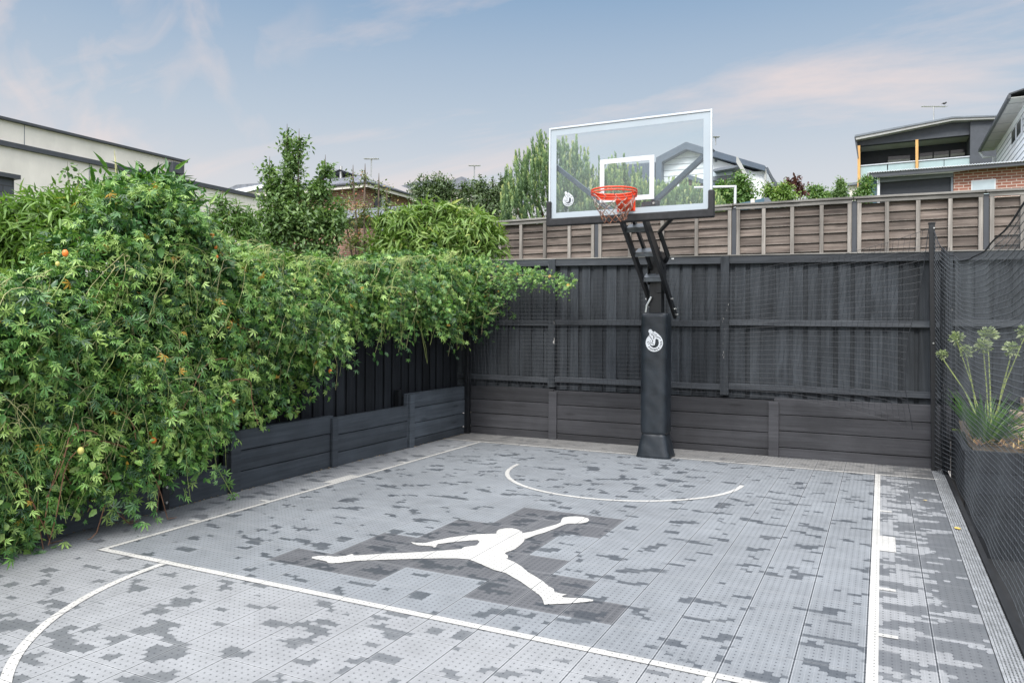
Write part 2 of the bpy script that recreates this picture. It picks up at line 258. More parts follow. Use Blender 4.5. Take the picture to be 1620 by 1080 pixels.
# ------------------------------------------------------------------ mesh helpers
rng = np.random.default_rng(7); random.seed(7)
def tag(o, label=None, cat=None, group=None, kind=None):
    if label: o['label'] = label
    if cat: o['category'] = cat
    if group: o['group'] = group
    if kind: o['kind'] = kind
    return o
def empty(name, loc, label, cat, group=None):
    o = bpy.data.objects.new(name, None); COL.objects.link(o); o.location = loc; o.empty_display_size = .1; return tag(o, label, cat, group)
class MB:
    def __init__(s): s.v = []; s.f = []; s.t = []; s.mi = []
    def add(s, vs, fs, tint=None, mi=0):
        k = len(s.v); s.v += [tuple(map(float, p)) for p in vs]; s.f += [tuple(i+k for i in f) for f in fs]; t = random.random() if tint is None else tint; s.t += [t]*len(vs); s.mi += [mi]*len(fs); return s
    def box(s, x0, y0, z0, x1, y1, z1, tint=None, mi=0):
        vs = [(x, y, z) for x in (x0, x1) for y in (y0, y1) for z in (z0, z1)]
        return s.add(vs, [(0, 1, 3, 2), (4, 6, 7, 5), (0, 4, 5, 1), (2, 3, 7, 6), (0, 2, 6, 4), (1, 5, 7, 3)], tint, mi)
    def bar(s, p, q, w_, h_, up=(0, 0, 1), tint=None, mi=0):
        p, q = Vector(p), Vector(q); d = (q-p).normalized(); u = Vector(up); x = d.cross(u)
        if x.length < 1e-4: x = d.cross(Vector((1, 0, 0)))
        x.normalize(); z = x.cross(d).normalized(); vs = []
        for a in (p, q):
            for i, j in ((-1, -1), (1, -1), (1, 1), (-1, 1)): vs.append(a+x*w_/2*i+z*h_/2*j)
        return s.add(vs, [(0, 1, 2, 3), (7, 6, 5, 4), (0, 4, 5, 1), (1, 5, 6, 2), (2, 6, 7, 3), (3, 7, 4, 0)], tint, mi)
    def tube(s, pts, r, n=6, cap=True, tint=None):
        pts = [Vector(p) for p in pts]; k = len(pts); rr = r if hasattr(r, '__len__') else [r]*k; vs = []; fs = []; prev = None
        for i, p in enumerate(pts):
            d = (pts[min(i+1, k-1)]-pts[max(i-1, 0)]);
            if d.length < 1e-9: d = Vector((0, 0, 1))
            d.normalize(); a = prev if prev is not None else (Vector((0, 0, 1)) if abs(d.z) < .9 else Vector((1, 0, 0)))
            x = a-d*a.dot(d)
            if x.length < 1e-5: x = Vector((1, 0, 0))-d*d.x
            x.normalize(); prev = x; y = d.cross(x)
            for j in range(n): an = 2*math.pi*j/n; vs.append(p+(x*math.cos(an)+y*math.sin(an))*rr[i])
        for i in range(k-1):
            for j in range(n): fs.append((i*n+j, i*n+(j+1) % n, (i+1)*n+(j+1) % n, (i+1)*n+j))
        if cap: fs += [tuple(range(n))[::-1], tuple((k-1)*n+j for j in range(n))]
        return s.add(vs, fs, tint)
    def prism(s, pts, vec, tint=None, mi=0):
        n = len(pts); vec = np.array(vec, float); a = [np.array(p, float) for p in pts]; vs = a+[p+vec for p in a]
        fs = [tuple(range(n)), tuple(range(2*n-1, n-1, -1))]+[(i, i+n, (i+1) % n+n, (i+1) % n) for i in range(n)]
        return s.add(vs, fs, tint, mi)
    def ell(s, c, r, nu=10, nv=7, tint=None):
        vs = [(c[0], c[1], c[2]-r[2])]; fs = []
        for i in range(1, nv):
            th = math.pi*i/nv-math.pi/2
            for j in range(nu): ph = 2*math.pi*j/nu; vs.append((c[0]+r[0]*math.cos(th)*math.cos(ph), c[1]+r[1]*math.cos(th)*math.sin(ph), c[2]+r[2]*math.sin(th)))
        vs.append((c[0], c[1], c[2]+r[2])); l = len(vs)-1
        for j in range(nu): fs.append((0, 1+(j+1) % nu, 1+j)); fs.append((l, l-nu+j, l-nu+(j+1) % nu))
        for i in range(nv-2):
            for j in range(nu): a = 1+i*nu; fs.append((a+j, a+(j+1) % nu, a+nu+(j+1) % nu, a+nu+j))
        return s.add(vs, fs, tint)
    def build(s, name, mat, parent=None, bevel=0, smooth=False):
        me = bpy.data.meshes.new(name); me.from_pydata(s.v, [], s.f)
        for m in (mat if isinstance(mat, list) else [mat]): me.materials.append(MATS[m])
        if isinstance(mat, list): me.polygons.foreach_set('material_index', s.mi)
        at_ = me.attributes.new('tint', 'FLOAT', 'POINT'); at_.data.foreach_set('value', s.t)
        import bmesh
        bm = bmesh.new(); bm.from_mesh(me); bmesh.ops.recalc_face_normals(bm, faces=bm.faces); bm.to_mesh(me); bm.free()
        if smooth: me.polygons.foreach_set('use_smooth', [True]*len(me.polygons))
        o = bpy.data.objects.new(name, me); COL.objects.link(o)
        if parent: o.parent = parent; o.matrix_parent_inverse = Matrix.Translation(parent.location).inverted()
        if bevel:
            md = o.modifiers.new('b', 'BEVEL'); md.width = bevel; md.segments = 2; md.limit_method = 'ANGLE'
        return o
def raw(name, V, F, mat, parent, tint, smooth=False):
    """big triangle mesh straight from numpy arrays"""
    me = bpy.data.meshes.new(name); me.vertices.add(len(V)); me.vertices.foreach_set('co', V.astype(np.float32).ravel())
    me.loops.add(F.size); me.loops.foreach_set('vertex_index', F.astype(np.int32).ravel()); me.polygons.add(len(F))
    me.polygons.foreach_set('loop_start', np.arange(0, F.size, 3, dtype=np.int32)); me.polygons.foreach_set('loop_total', np.full(len(F), 3, dtype=np.int32))
    me.materials.append(MATS[mat]); me.update(calc_edges=True)
    a = me.attributes.new('tint', 'FLOAT', 'POINT'); a.data.foreach_set('value', tint.astype(np.float32))
    if smooth: me.polygons.foreach_set('use_smooth', [True]*len(F))
    o = bpy.data.objects.new(name, me); COL.objects.link(o)
    if parent: o.parent = parent; o.matrix_parent_inverse = Matrix.Translation(parent.location).inverted()
    return o
# leaf templates: x width, y along, z normal
def leaflet(wd=.3, seg=(.45,), fold=.10, droop=.12, ang=0, ln=1.0, y0=0):
    V = [(0, y0, 0)]; F = []
    for i, s_ in enumerate(seg):
        z = -droop*s_*s_; V += [(-wd/2*(1-.25*i), y0+s_, z), (0, y0+s_, z-fold*wd), (wd/2*(1-.25*i), y0+s_, z)]
    V.append((0, y0+1, -droop)); e = len(V)-1
    F += [(0, 2, 1), (0, 3, 2)]
    for i in range(len(seg)-1):
        a = 1+3*i; F += [(a, a+1, a+4), (a, a+4, a+3), (a+1, a+2, a+5), (a+1, a+5, a+4)]
    a = 1+3*(len(seg)-1); F += [(a, a+1, e), (a+1, a+2, e)]
    V = np.array(V)*ln; c, s_ = math.cos(ang), math.sin(ang); V = V@np.array([[c, s_, 0], [-s_, c, 0], [0, 0, 1]]); return V, np.array(F)
def merge(parts):
    V = []; F = []; k = 0
    for v, f in parts: V.append(v); F.append(f+k); k += len(v)
    return np.vstack(V), np.vstack(F)
PALM = merge([leaflet(.24, (.5,), .25, .26, a, l_) for a, l_ in ((-1.45, .62), (-.72, .88), (0, 1), (.72, .88), (1.45, .62))])
OVAL = leaflet(.62, (.28, .68), .2, .2)
SMALL = leaflet(.5, (.45,), .2, .1)
BLADE = leaflet(.20, (.25, .6), .3, .45)
STRAP = leaflet(.06, (.2, .45, .7), .3, .55)
def scatter(P, A, Nn, size, tmpl):
    A = A/np.linalg.norm(A, axis=1)[:, None]; Z = Nn-(Nn*A).sum(1)[:, None]*A; Z /= np.linalg.norm(Z, axis=1)[:, None]+1e-9; X = np.cross(A, Z)
    V, F = tmpl; B = np.stack([X, A, Z], 1)                     # N,3,3 rows
    W = np.einsum('mk,nkj->nmj', V, B)*size[:, None, None]+P[:, None, :]
    n, m = len(P), len(V); FF = (F[None]+(np.arange(n)*m)[:, None, None]).reshape(-1, 3); return W.reshape(-1, 3), FF
def rnd(n, k=3): return rng.normal(size=(n, k))
def foliage(name, mat, parent, sets):
    """sets: list of (P,A,N,size,template,tint)"""
    Vs = []; Fs = []; Ts = []; k = 0
    for P, A, Nn, sz, tm, ti in sets:
        V, F = scatter(P, A, Nn, sz, tm); Vs.append(V); Fs.append(F+k); k += len(V); Ts.append(np.repeat(ti, len(tm[0])))
    return raw(name, np.vstack(Vs), np.vstack(Fs), mat, parent, np.concatenate(Ts))
def shoots(anch, outn, n_leaf, length, size, tm, spread=.5, droop=.5, tmean=.45, tsd=.25, jit=.02, up=.0):
    """leaves set along short drooping stems that start at each anchor"""
    n = len(anch); d = outn*.8+rnd(n)*spread; d[:, 2] += up; d /= np.linalg.norm(d, axis=1)[:, None]
    Ln = length*rng.uniform(.5, 1.3, n); tb = rng.normal(tmean, tsd*.6, n); P = []; A = []; Nn = []; Sz = []; Ti = []
    for i in range(n_leaf):
        t = (i+.5)/n_leaf; p = anch+d*(Ln*t)[:, None]; p[:, 2] -= droop*Ln*t*t; p = p+rnd(n)*jit
        a = d*.5+rnd(n)*.75; a[:, 2] -= droop*.9; nm = outn*.9+rnd(n)*.6; nm[:, 2] += .6
        P.append(p); A.append(a); Nn.append(nm); Sz.append(size*rng.uniform(.6, 1.25, n)*(1-.25*t)); Ti.append(np.clip(tb+rng.normal(0, tsd*.5, n)+.12*t, 0, .96))
    P, A, Nn = map(np.vstack, (P, A, Nn)); ti = np.concatenate(Ti); y = rng.random(len(ti)) < .006; ti[y] = 1.0
    return (P, A, Nn, np.concatenate(Sz), tm, ti)
def crown(name, label, cat, d, blobs, tm, mat, size, n, ground=.6, nleaf=6, length=.3, shell=.5, trunk=True, droop=.4, group=None, trunk_r=.05, upness=0., tmean=.45, spread=.5):
    """tree or shrub: blobs = (px, py, rx, ry) measured on the photo, stood at distance d with real depth"""
    cx = np.mean([q[0] for q in blobs]); base = at(cx, 500, d); base[2] = ground
    root = empty(name, base, label, cat, group); k = d/FPX; an = []; on = []; area = np.array([q[2]*q[3] for q in blobs], float)
    cs = []
    for q, ar in zip(blobs, area):
        m = max(4, int(n*ar/area.sum())); c = at(q[0], q[1], d); u = rnd(m); u /= np.linalg.norm(u, axis=1)[:, None]; r = rng.uniform(shell, 1, m)[:, None]
        rx, rz = q[2]*k, q[3]*k; loc = u*r; P = c+np.outer(loc[:, 0]*rx, Rt)+np.outer(loc[:, 1]*rx*.9, Fw); P[:, 2] += loc[:, 2]*rz; P += rnd(m)*rx*.06
        o = np.outer(u[:, 0], Rt)+np.outer(u[:, 1], Fw); o[:, 2] += u[:, 2]+upness; an.append(P); on.append(o); cs.append((c, rz))
    an = np.vstack(an); on = np.vstack(on); sh = shoots(an-on*length*.4, on, nleaf, length, size, tm, spread, droop, tmean)
    foliage('crown', mat, root, [sh])
    if trunk:
        mb = MB(); p0 = Vector(base)
        for c, rz in cs:
            c = Vector(c); tgt = c+Vector((0, 0, rz*.85)); mid = p0.lerp(c, .5)+Vector((random.uniform(-.1, .1), random.uniform(-.1, .1), 0)); q = Vector((p0.x+random.uniform(-.06, .06), p0.y+random.uniform(-.06, .06), p0.z))
            mb.tube([q, q.lerp(mid, .6), mid.lerp(c, .4), c, tgt], [trunk_r, trunk_r*.8, trunk_r*.55, trunk_r*.4, trunk_r*.12], 6)
        mb.build('trunk', 'bark', root)
    return root
def lerp(tab, x): return np.interp(x, [a for a, _ in tab], [b_ for _, b_ in tab])
# ================================================================== GROUND
XL, XR, YB = -5.50, .60, 9.75
xs = [-400, -60, -20, XL-.35, XR+.12, 7, 20, 60, 400]; ys = [-400, -60, -6, 2, 8.15, YB+.35, 20, 60, 400]
def hz(i, j):
    x, y = xs[i], ys[j]
    if 4 <= i <= 5 and 2 <= j <= 4: return -.55
    r = max(0, y-10); l = max(0, -x-6); rr = max(0, x-7)
    return .55+.045*min(r, 60)+.02*min(l, 50)+.02*min(rr, 50)
mb = MB(); V = [(xs[i], ys[j], hz(i, j)) for i in range(9) for j in range(9)]
F = [(i*9+j, (i+1)*9+j, (i+1)*9+j+1, i*9+j+1) for i in range(8) for j in range(8) if not (i == 3 and 2 <= j <= 4)]
mb.add(V, F); tag(mb.build('terrain', 'grass'), kind='structure')
mb = MB(); mb.add([(XL-.5, -6, -.03), (XR+.03, -6, -.03), (XR+.03, YB+.5, -.03), (XL-.5, YB+.5, -.03)], [(0, 1, 2, 3)]); tag(mb.build('court_slab', 'concrete_base'), kind='structure')
# tiles, one face each, three zones
EMB = {1: (4, 5, 6, 9, 10, 11), 2: tuple(range(5, 11)), 3: tuple(range(5, 10)), 4: (6, 7, 8), 5: (6, 7, 8), 6: (7, 8, 9), 7: (7, 8, 9)}
mb = MB(); zones = ['tile_key', 'tile_outer', 'tile_rear', 'tile_emblem']
edx = [XL+.0]+[TX0+T*i for i in range(-1, 18)]+[.50]; edy = [-4.0]+[TY0+T*j for j in range(-20, 21)]
edx = sorted({round(q, 5) for q in edx if XL <= q <= .5}); edy = sorted({round(q, 5) for q in edy+[YB] if q <= YB}); 
for i in range(len(edx)-1):
    for j in range(len(edy)-1):
        x0, x1, y0, y1 = edx[i], edx[i+1], edy[j], edy[j+1]; ti = round((x0-TX0)/T); tj = round((y0-TY0)/T)
        z = 1
        if 0 <= ti < 16 and 0 <= tj < 18: z = 0
        if tj >= 18: z = 2
        if 0 <= ti < 16 and ti in EMB.get(tj, ()): z = 3
        if 0 <= ti < 16 and tj == -1: z = 1
        mb.add([(x0, y0, 0), (x1, y0, 0), (x1, y1, 0), (x0, y1, 0)], [(0, 1, 2, 3)], mi=z)
tag(mb.build('court_tiles', zones), kind='structure')
# painted lines
LW = .05; X0, X1, YF, Y1 = -4.9185, -.0324, 3.4911, 9.061; zl = .004
def flat(mb, pts, z=zl): mb.add([(p[0], p[1], z) for p in pts], [tuple(range(len(pts)))])
def rect(mb, x0, y0, x1, y1, z=zl): flat(mb, [(x0, y0), (x1, y0), (x1, y1), (x0, y1)], z)
mb = MB()
rect(mb, XL+.02, Y1-.02, .56, Y1+.02); h = LW/2
rect(mb, X0-h, YF-h, X1-h, YF+h); rect(mb, X0-h, YF+h, X0+h, Y1-.02); rect(mb, X1-h, -4, X1+h, Y1-.02)
def arc(mb, cx, cy, r, a0, a1, w_=LW, n=60):
    for k in range(n):
        a, c = R(a0+(a1-a0)*k/n), R(a0+(a1-a0)*(k+1)/n)
        flat(mb, [(cx+(r-w_/2)*math.cos(a), cy+(r-w_/2)*math.sin(a)), (cx+(r+w_/2)*math.cos(a), cy+(r+w_/2)*math.sin(a)), (cx+(r+w_/2)*math.cos(c), cy+(r+w_/2)*math.sin(c)), (cx+(r-w_/2)*math.cos(c), cy+(r-w_/2)*math.sin(c))])
arc(mb, -2.493, 7.794, 1.2425, 180, 360, .045)
arc(mb, -2.475, YF, 1.79, 180.9, 359.1)
for sgn, xe in ((-1, X0-h), (1, X1+h)):
    for y in (7.28, 5.11, 4.34): 
        a, c = sorted((xe, xe+sgn*.09)); rect(mb, a, y-.022, c, y+.022)
    a, c = sorted((xe, xe+sgn*.105)); rect(mb, a, 5.98, c, 6.41)
tag(mb.build('court_lines', 'court_paint'), kind='structure')
# leaping figure emblem set into the tiles
OUT = [(1335,130),(1345,122),(1375,117),(1410,116),(1445,119),(1470,126),(1476,135),(1465,145),(1440,151),(1400,153),(1365,153),(1340,162),(1300,180),(1250,200),(1200,215),(1145,237),(1140,250),(1125,265),(1100,285),(1075,297),(1050,305),(1045,312),(1062,322),(1060,334),(1050,336),(1090,352),(1130,375),(1165,405),(1200,425),(1240,450),(1270,475),(1298,490),(1300,503),(1330,512),(1368,517),(1340,525),(1345,532),(1400,535),(1460,536),(1500,543),(1500,550),(1450,556),(1380,563),(1320,566),(1250,570),(1243,548),(1228,525),(1190,497),(1130,455),(1050,410),(990,395),(900,357),(860,342),(800,338),(700,339),(600,342),(500,346),(400,350),(330,354),(280,356),(255,360),(200,367),(160,370),(140,368),(125,359),(80,351),(55,345),(57,338),(90,333),(140,332),(170,336),(225,332),(262,321),(275,329),(330,325),(430,317),(520,313),(620,307),(720,299),(820,290),(835,280),(900,270),(915,252),(905,243),(860,246),(800,252),(740,260),(700,266),(690,282),(680,284),(672,277),(650,276),(600,273),(575,266),(562,257),(590,260),(640,260),(690,248),(760,232),(830,222),(900,213),(1000,209),(1003,195),(1015,187),(1045,181),(1080,180),(1110,186),(1130,197),(1135,205),(1180,197),(1250,175),(1310,158),(1330,148)]
mb = MB(); flat(mb, [onZ(480+x/3.24, 780+y/3.24) for x, y in OUT]); tag(mb.build('court_emblem', 'court_paint'), kind='structure')
# ================================================================== RETAINING WALLS + FENCES
def sleeper_wall(name, label, axis, c0, a0, a1, tops, mat, posts, thick=.08, face=0, group='timber sleeper retaining walls'):
    """wall along x (axis 'x', face at y=c0, body behind) or along y (axis 'y', face at x=c0, body to -x)"""
    loc = ((a0+a1)/2, c0, 0) if axis == 'x' else (c0, (a0+a1)/2, 0); root = empty(name, loc, label, 'retaining wall', group)
    for (s0, s1, top) in tops:
        z = top; k = 0
        while z > .005:
            zb = max(-.02, z-.198); g_ = .006; wob = random.uniform(-.004, .004)
            mb = MB()
            if axis == 'x': mb.box(s0, c0+.012+wob, zb+g_, s1, c0+thick, z)
            else: mb.box(c0-thick, s0, zb+g_, c0-.012-wob, s1, z)
            mb.build('sleeper', mat, root, bevel=.005); z -= .2
        mb = MB()
        if axis == 'x': mb.box(s0, c0+thick+.002, -.02, s1, c0+thick+.02, top-.03)
        else: mb.box(c0-thick-.02, s0, -.02, c0-thick-.002, s1, top-.03)
        mb.build('backing', 'metal_black', root)
    for p, w_, top in posts:
        mb = MB()
        if axis == 'x': mb.box(p-w_/2, c0-.025, -.02, p+w_/2, c0+.009, top)
        else: mb.box(c0-.009, p-w_/2, -.02, c0+.025, p+w_/2, top)
        mb.build('post', mat, root, bevel=.004)
    return root
sleeper_wall('retaining_wall', 'low charcoal timber sleeper wall under the black fence behind the hoop', 'x', YB, XL, .70, [(XL, -4.145, .70), (-4.143, -1.192, .682), (-1.19, .70, .712)], 'sleeper_black', [(-4.14, .12, .665), (-1.19, .12, .67)])
sleeper_wall('retaining_wall', 'short tall section of blue-black sleeper wall in the left corner', 'y', XL, 8.17, YB-.02, [(8.17, YB-.1, .70)], 'sleeper_blue', [(8.23, .10, .69)])
sleeper_wall('retaining_wall', 'long stepped blue-black sleeper wall below the hanging vine on the left', 'y', XL, 5.18, 8.165, [(5.18, 6.69, .575), (6.692, 8.165, .545)], 'sleeper_blue', [(5.245, .12, .565), (6.69, .10, .55)])
mb = MB(); r_ = empty('retaining_wall', (XL, 4, 0), 'lowest black kerb board along the ground beneath the thick vine', 'retaining wall', 'timber sleeper retaining walls')
for a, c_, t_ in ((4.50, 5.17, .265), (2.9, 4.43, .24), (1.0, 2.89, .22)):
    mb = MB(); mb.box(XL-.07, a, -.02, XL-.01, c_, t_); mb.build('sleeper', 'sleeper_blue', r_, bevel=.005)
mb = MB(); mb.box(XL-.05, 4.43, -.02, XL+.03, 4.50, .42); mb.build('post', 'metal_black', r_, bevel=.003)
mb = MB()
for z in (.07, .20, .30): mb.tube([(XL+.028, 4.462, z), (XL+.045, 4.462, z)], .012, 8)
mb.build('bolt', 'zinc', r_)
mb = MB(); mb.box(XL-.02, 4.40, .0, XL+.06, 4.54, .006); mb.build('foot_plate', 'zinc', r_)
# black paling fence at the back
YFN = YB+.10
def palings(mb, a0, a1, z0, z1, c, axis='x', step=.112, seed=1):
    rr = random.Random(seed); a = a0; k = 0
    while a < a1:
        ov = k % 2; w_ = step*(rr.uniform(.86, 1.05) if not ov else rr.uniform(.42, .75)); e = min(a+w_+(.03 if ov else 0), a1); zz = z1+rr.uniform(-.006, .006); o_ = (.0 if ov else .024)+rr.uniform(0, .004)
        s0 = a-(.03 if ov else .0)
        if axis == 'x': mb.box(s0, c+o_, z0, e, c+o_+.012, zz, rr.random())
        else: mb.box(c-o_-.012, s0, z0, c-o_, e, zz, rr.random())
        a += w_+.001; k += 1
root = empty('black_paling_fence', (-1.5, YFN, .7), 'tall charcoal painted paling fence with three rails behind the hoop', 'fence')
def ftop(x): return lerp([(-5.5, 2.555), (-4.2, 2.545), (-1.8, 2.50), (.5, 2.462), (4, 2.40)], x)
for k, (a0, a1) in enumerate(((-5.85, -4.23), (-4.17, -1.83), (-1.77, .63), (.70, 3.2))):
    mb = MB(); palings(mb, a0, a1, .69, float(ftop((a0+a1)/2))-.03, YFN+.03, seed=k+3); mb.build('paling_panel', 'fence_black', root)
    for z, hh, th in ((float(ftop(a0))-.105, .105, .045), (1.61, .075, .04), (.80, .075, .04)):
        zb = float(ftop(a1))-.105 if hh > .1 else z-.02
        mb = MB(); mb.prism([(a0-.03, YFN-.02, z), (a1+.03, YFN-.02, zb), (a1+.03, YFN-.02, zb+hh), (a0-.03, YFN-.02, z+hh)], (0, th+.004, 0)); mb.build('rail', 'fence_black_h', root, bevel=.004)
mb = MB(); mb.box(-5.9, YFN+.06, .3, 3.3, YFN+.075, .80); mb.build('plinth_board', 'fence_dark', root)
for x in (-4.20, -1.80, .665): 
    mb = MB(); mb.box(x-.052, YFN-.045, .72, x+.052, YFN+.02, float(ftop(x))-.012); mb.build('post', 'fence_peeled', root, bevel=.004)
mb = MB(); mb.prism([(-5.5, YFN-.03, ftop(-5.5)), (3.2, YFN-.03, ftop(3.2)), (3.2, YFN-.03, ftop(3.2)+.012), (-5.5, YFN-.03, ftop(-5.5)+.012)], (0, .07, 0)); mb.build('capping', 'old_wood_cap', root)
# left fence under the vine, the vine's shade put into its darker colour
root = empty('black_paling_fence', (-5.72, 6, .3), 'shade-darkened black paling fence on the left, mostly buried under the vine', 'fence')
mb = MB(); palings(mb, 1.0, 9.8, .2, 1.95, -5.70, 'y', .12, 9); mb.build('paling_panel', 'fence_dark', root)
for z in (.6, 1.2, 1.8): mb = MB(); mb.box(-5.80, 1, z, -5.74, 9.8, z+.08); mb.build('rail', 'fence_dark', root)
for y in (5.05, 5.12, 8.12): mb = MB(); mb.box(-5.66, y-.03, 0, -5.60, y+.03, .75); mb.build('post', 'metal_black', root)
# steel posts carrying the nets
r_ = empty('net_post', (XL+.02, YB-.06, 0), 'slim black steel post standing in the left rear corner', 'post', 'steel net posts')
mb = MB(); mb.box(XL-.02, YB-.10, 0, XL+.05, YB-.03, 2.42); mb.build('shaft', 'metal_black', r_, bevel=.003)
r_ = empty('net_post', (.53, YB-.12, 0), 'black steel post in the right rear corner holding up both nets', 'post', 'steel net posts')
mb = MB(); mb.prism([(.505, YB-.16, 0), (.565, YB-.16, 0), (.525, YB-.16, 2.75), (.465, YB-.16, 2.75)], (0, .07, 0)); mb.build('shaft', 'metal_black', r_, bevel=.004)
mb = MB(); mb.box(.46, YB-.165, 2.75, .53, YB-.085, 2.765); mb.build('cap', 'metal_black', r_)
for z in (2.70, 1.42):
    mb = MB(); mb.tube([(.515, YB-.175, z), (.515, YB-.155, z)], .009, 8); mb.build('bolt', 'zinc', r_)
# weathered lapped fence of the neighbour behind
YW = 11.2
r_ = empty('lapped_timber_fence', (-1.5, YW, 1), 'weathered grey-brown lapped board fence with battens above the black fence', 'fence')
def wtop(x): return lerp([(-5.8, 3.30), (-1.9, 3.33), (0, 3.32), (2.6, 3.28)], x)
px_posts = [785, 943, 1160, 1350, 1558, 1790]; wx = [float(onY(p, 330, YW)[0]) for p in px_posts]
rr = random.Random(4)
for k in range(len(wx)-1):
    a0, a1 = wx[k]+.03, wx[k+1]-.03; mb = MB(); zt = float(wtop((a0+a1)/2))-.05
    z = zt; n = 0; rows = [zt]
    nb = 4 if k else 4
    segs = np.linspace(a0, a1, nb+1)
    while z > 1.6:
        hh = rr.uniform(.108, .128); zz = z-hh
        for q in range(nb):
            t_ = rr.random(); s0, s1 = segs[q], segs[q+1]; dz = rr.uniform(-.003, .003)
            # each board leans: bottom edge proud of the one below
            mb.add([(s0, YW-.004, zz-.012+dz), (s1, YW-.004, zz-.012+dz), (s1, YW+.016, z+dz), (s0, YW+.016, z+dz), (s0, YW+.012, zz-.012+dz), (s1, YW+.012, zz-.012+dz), (s1, YW+.03, z+dz), (s0, YW+.03, z+dz)], [(0, 1, 2, 3), (0, 4, 5, 1), (4, 7, 6, 5), (0, 3, 7, 4), (1, 5, 6, 2), (3, 2, 6, 7)], t_)
            mb.box(s0, YW-.012, zz-.016+dz, s1, YW+.004, zz-.0115+dz, mi=1)  # pale strip stands in for brightness showing through the board gaps
        z = zz
    mb.build('board_panel', ['old_wood_h', 'old_wood_v'], r_)
    for q in range(nb+1):
        x = segs[q]+(.03 if q == 0 else -.03 if q == nb else 0)
        mb = MB(); mb.box(x-.025, YW-.05, 1.6, x+.025, YW-.006, float(wtop(x))-.05); mb.build('batten', 'old_wood_v', r_, bevel=.003)
for x in wx: mb = MB(); mb.box(x-.03, YW-.03, 1.4, x+.03, YW+.05, float(wtop(x))-.02); mb.build('post', 'trim_dark', r_)
for x0, x1 in zip(wx[:-1], wx[1:]):
    mb = MB(); mb.prism([(x0-.02, YW-.075, wtop(x0)), (x1+.0, YW-.075, wtop(x1)), (x1, YW-.075, wtop(x1)+.03), (x0-.02, YW-.075, wtop(x0)+.03)], (0, .13, 0)); mb.prism([(x0+.03, YW-.055, wtop(x0)-.055), (x1-.03, YW-.055, wtop(x1)-.055), (x1-.03, YW-.055, wtop(x1)-.002), (x0+.03, YW-.055, wtop(x0)-.002)], (0, .03, 0)); mb.build('capping', 'old_wood_cap', r_, bevel=.004)
mb = MB(); x = wx[0]-.06; mb.box(x-.07, YW-.09, 2.92, x+.05, YW-.05, 3.29); mb.build('end_board', 'old_wood_v', r_, bevel=.004)
r_ = empty('side_paling_fence', (wx[0]-.3, YW, 1), 'short low weathered paling fence beside the end of the lapped fence', 'fence')
p = onY(755, 393, YW+.1); mb = MB(); palings(mb, float(p[0])-1.2, wx[0]-.05, 1.2, float(p[2])-.03, YW+.1, 'x', .12, 5); mb.build('paling_panel', 'old_wood_v', r_)
mb = MB(); mb.box(float(p[0])-1.2, YW+.05, float(p[2])-.03, wx[0]-.05, YW+.15, float(p[2])+.02); mb.build('capping', 'old_wood_cap', r_)
# ================================================================== DRAIN, PLANTER
r_ = empty('drain_grate', (.54, 4, 0), 'long pale slotted channel drain along the right edge of the court', 'drain')
mb = MB(); mb.box(.502, -4, -.06, .622, YB-.02, -.012); mb.build('channel', 'drain_dark', r_)
mb = MB()
for k in range(7): x = .504+k*.0165; mb.box(x, -4, -.012, x+(.012 if k in (0, 6) else .009), YB-.03, .003)
y = -4
while y < YB-.05: mb.box(.505, y, -.011, .62, y+.006, .001); y += .03
mb.build('grate', 'drain_metal', r_)
mb = MB(); mb.box(.625, -4, -.08, .66, YB-.02, .012); tag(mb.build('court_edging', 'dark_ground'), kind='structure')
YP = 8.15; ZP = float(onY(1560, 706, YP)[2])
r_ = empty('planter_wall', (1.8, YP, 0), 'black sleeper planter wall right of the side net, holding the agapanthus', 'planter')
z = ZP
while z > -.6:
    mb = MB(); mb.box(.70, YP, z-.196, 3.4, YP+.06, z); mb.build('sleeper', 'fence_dark', r_, bevel=.004); z -= .2
mb = MB(); mb.box(.70, YP+.07, -.6, .76, YB, ZP-.01); mb.build('side_board', 'fence_dark', r_)
mb = MB(); nx, ny = 30, 14; V = [(.78+2.6*i/nx, YP+.07+(YB-YP)*j/ny, ZP-.04+.03*math.sin(i*1.3+j)+random.uniform(-.01, .02)+.10*j/ny) for i in range(nx+1) for j in range(ny+1)]
mb.add(V, [(i*(ny+1)+j, (i+1)*(ny+1)+j, (i+1)*(ny+1)+j+1, i*(ny+1)+j+1) for i in range(nx) for j in range(ny)]); tag(mb.build('planter_soil', 'soil'), kind='structure')
mb = MB(); mb.box(.67, -4, -.56, 3.4, YP-.01, -.52); tag(mb.build('lower_ground', 'dark_ground'), kind='structure')
r_ = empty('stone_edging', (1.5, 9.3, .2), 'stack of pale sandstone blocks behind the agapanthus leaves', 'stone wall')
for lv in range(3):
    x = 1.12+.1*lv
    while x < 3.3:
        w_ = random.uniform(.35, .6); mb = MB(); mb.box(x, 9.25+.05*lv, ZP+.0+.14*lv, x+w_-.015, 9.55, ZP+.13+.14*lv); mb.build('stone_block', 'stone', r_, bevel=.012); x += w_
# ================================================================== HOOP
HX = -2.485; YG = 7.85
hoop = empty('basketball_hoop', (HX, 9.1, 0), 'in-ground basketball hoop with clear backboard, orange rim and padded black pole', 'basketball hoop')
mb = MB(); mb.box(HX-.075, 9.02, 0, HX+.075, 9.17, 2.45); mb.build('pole', 'metal_black', hoop, bevel=.006)
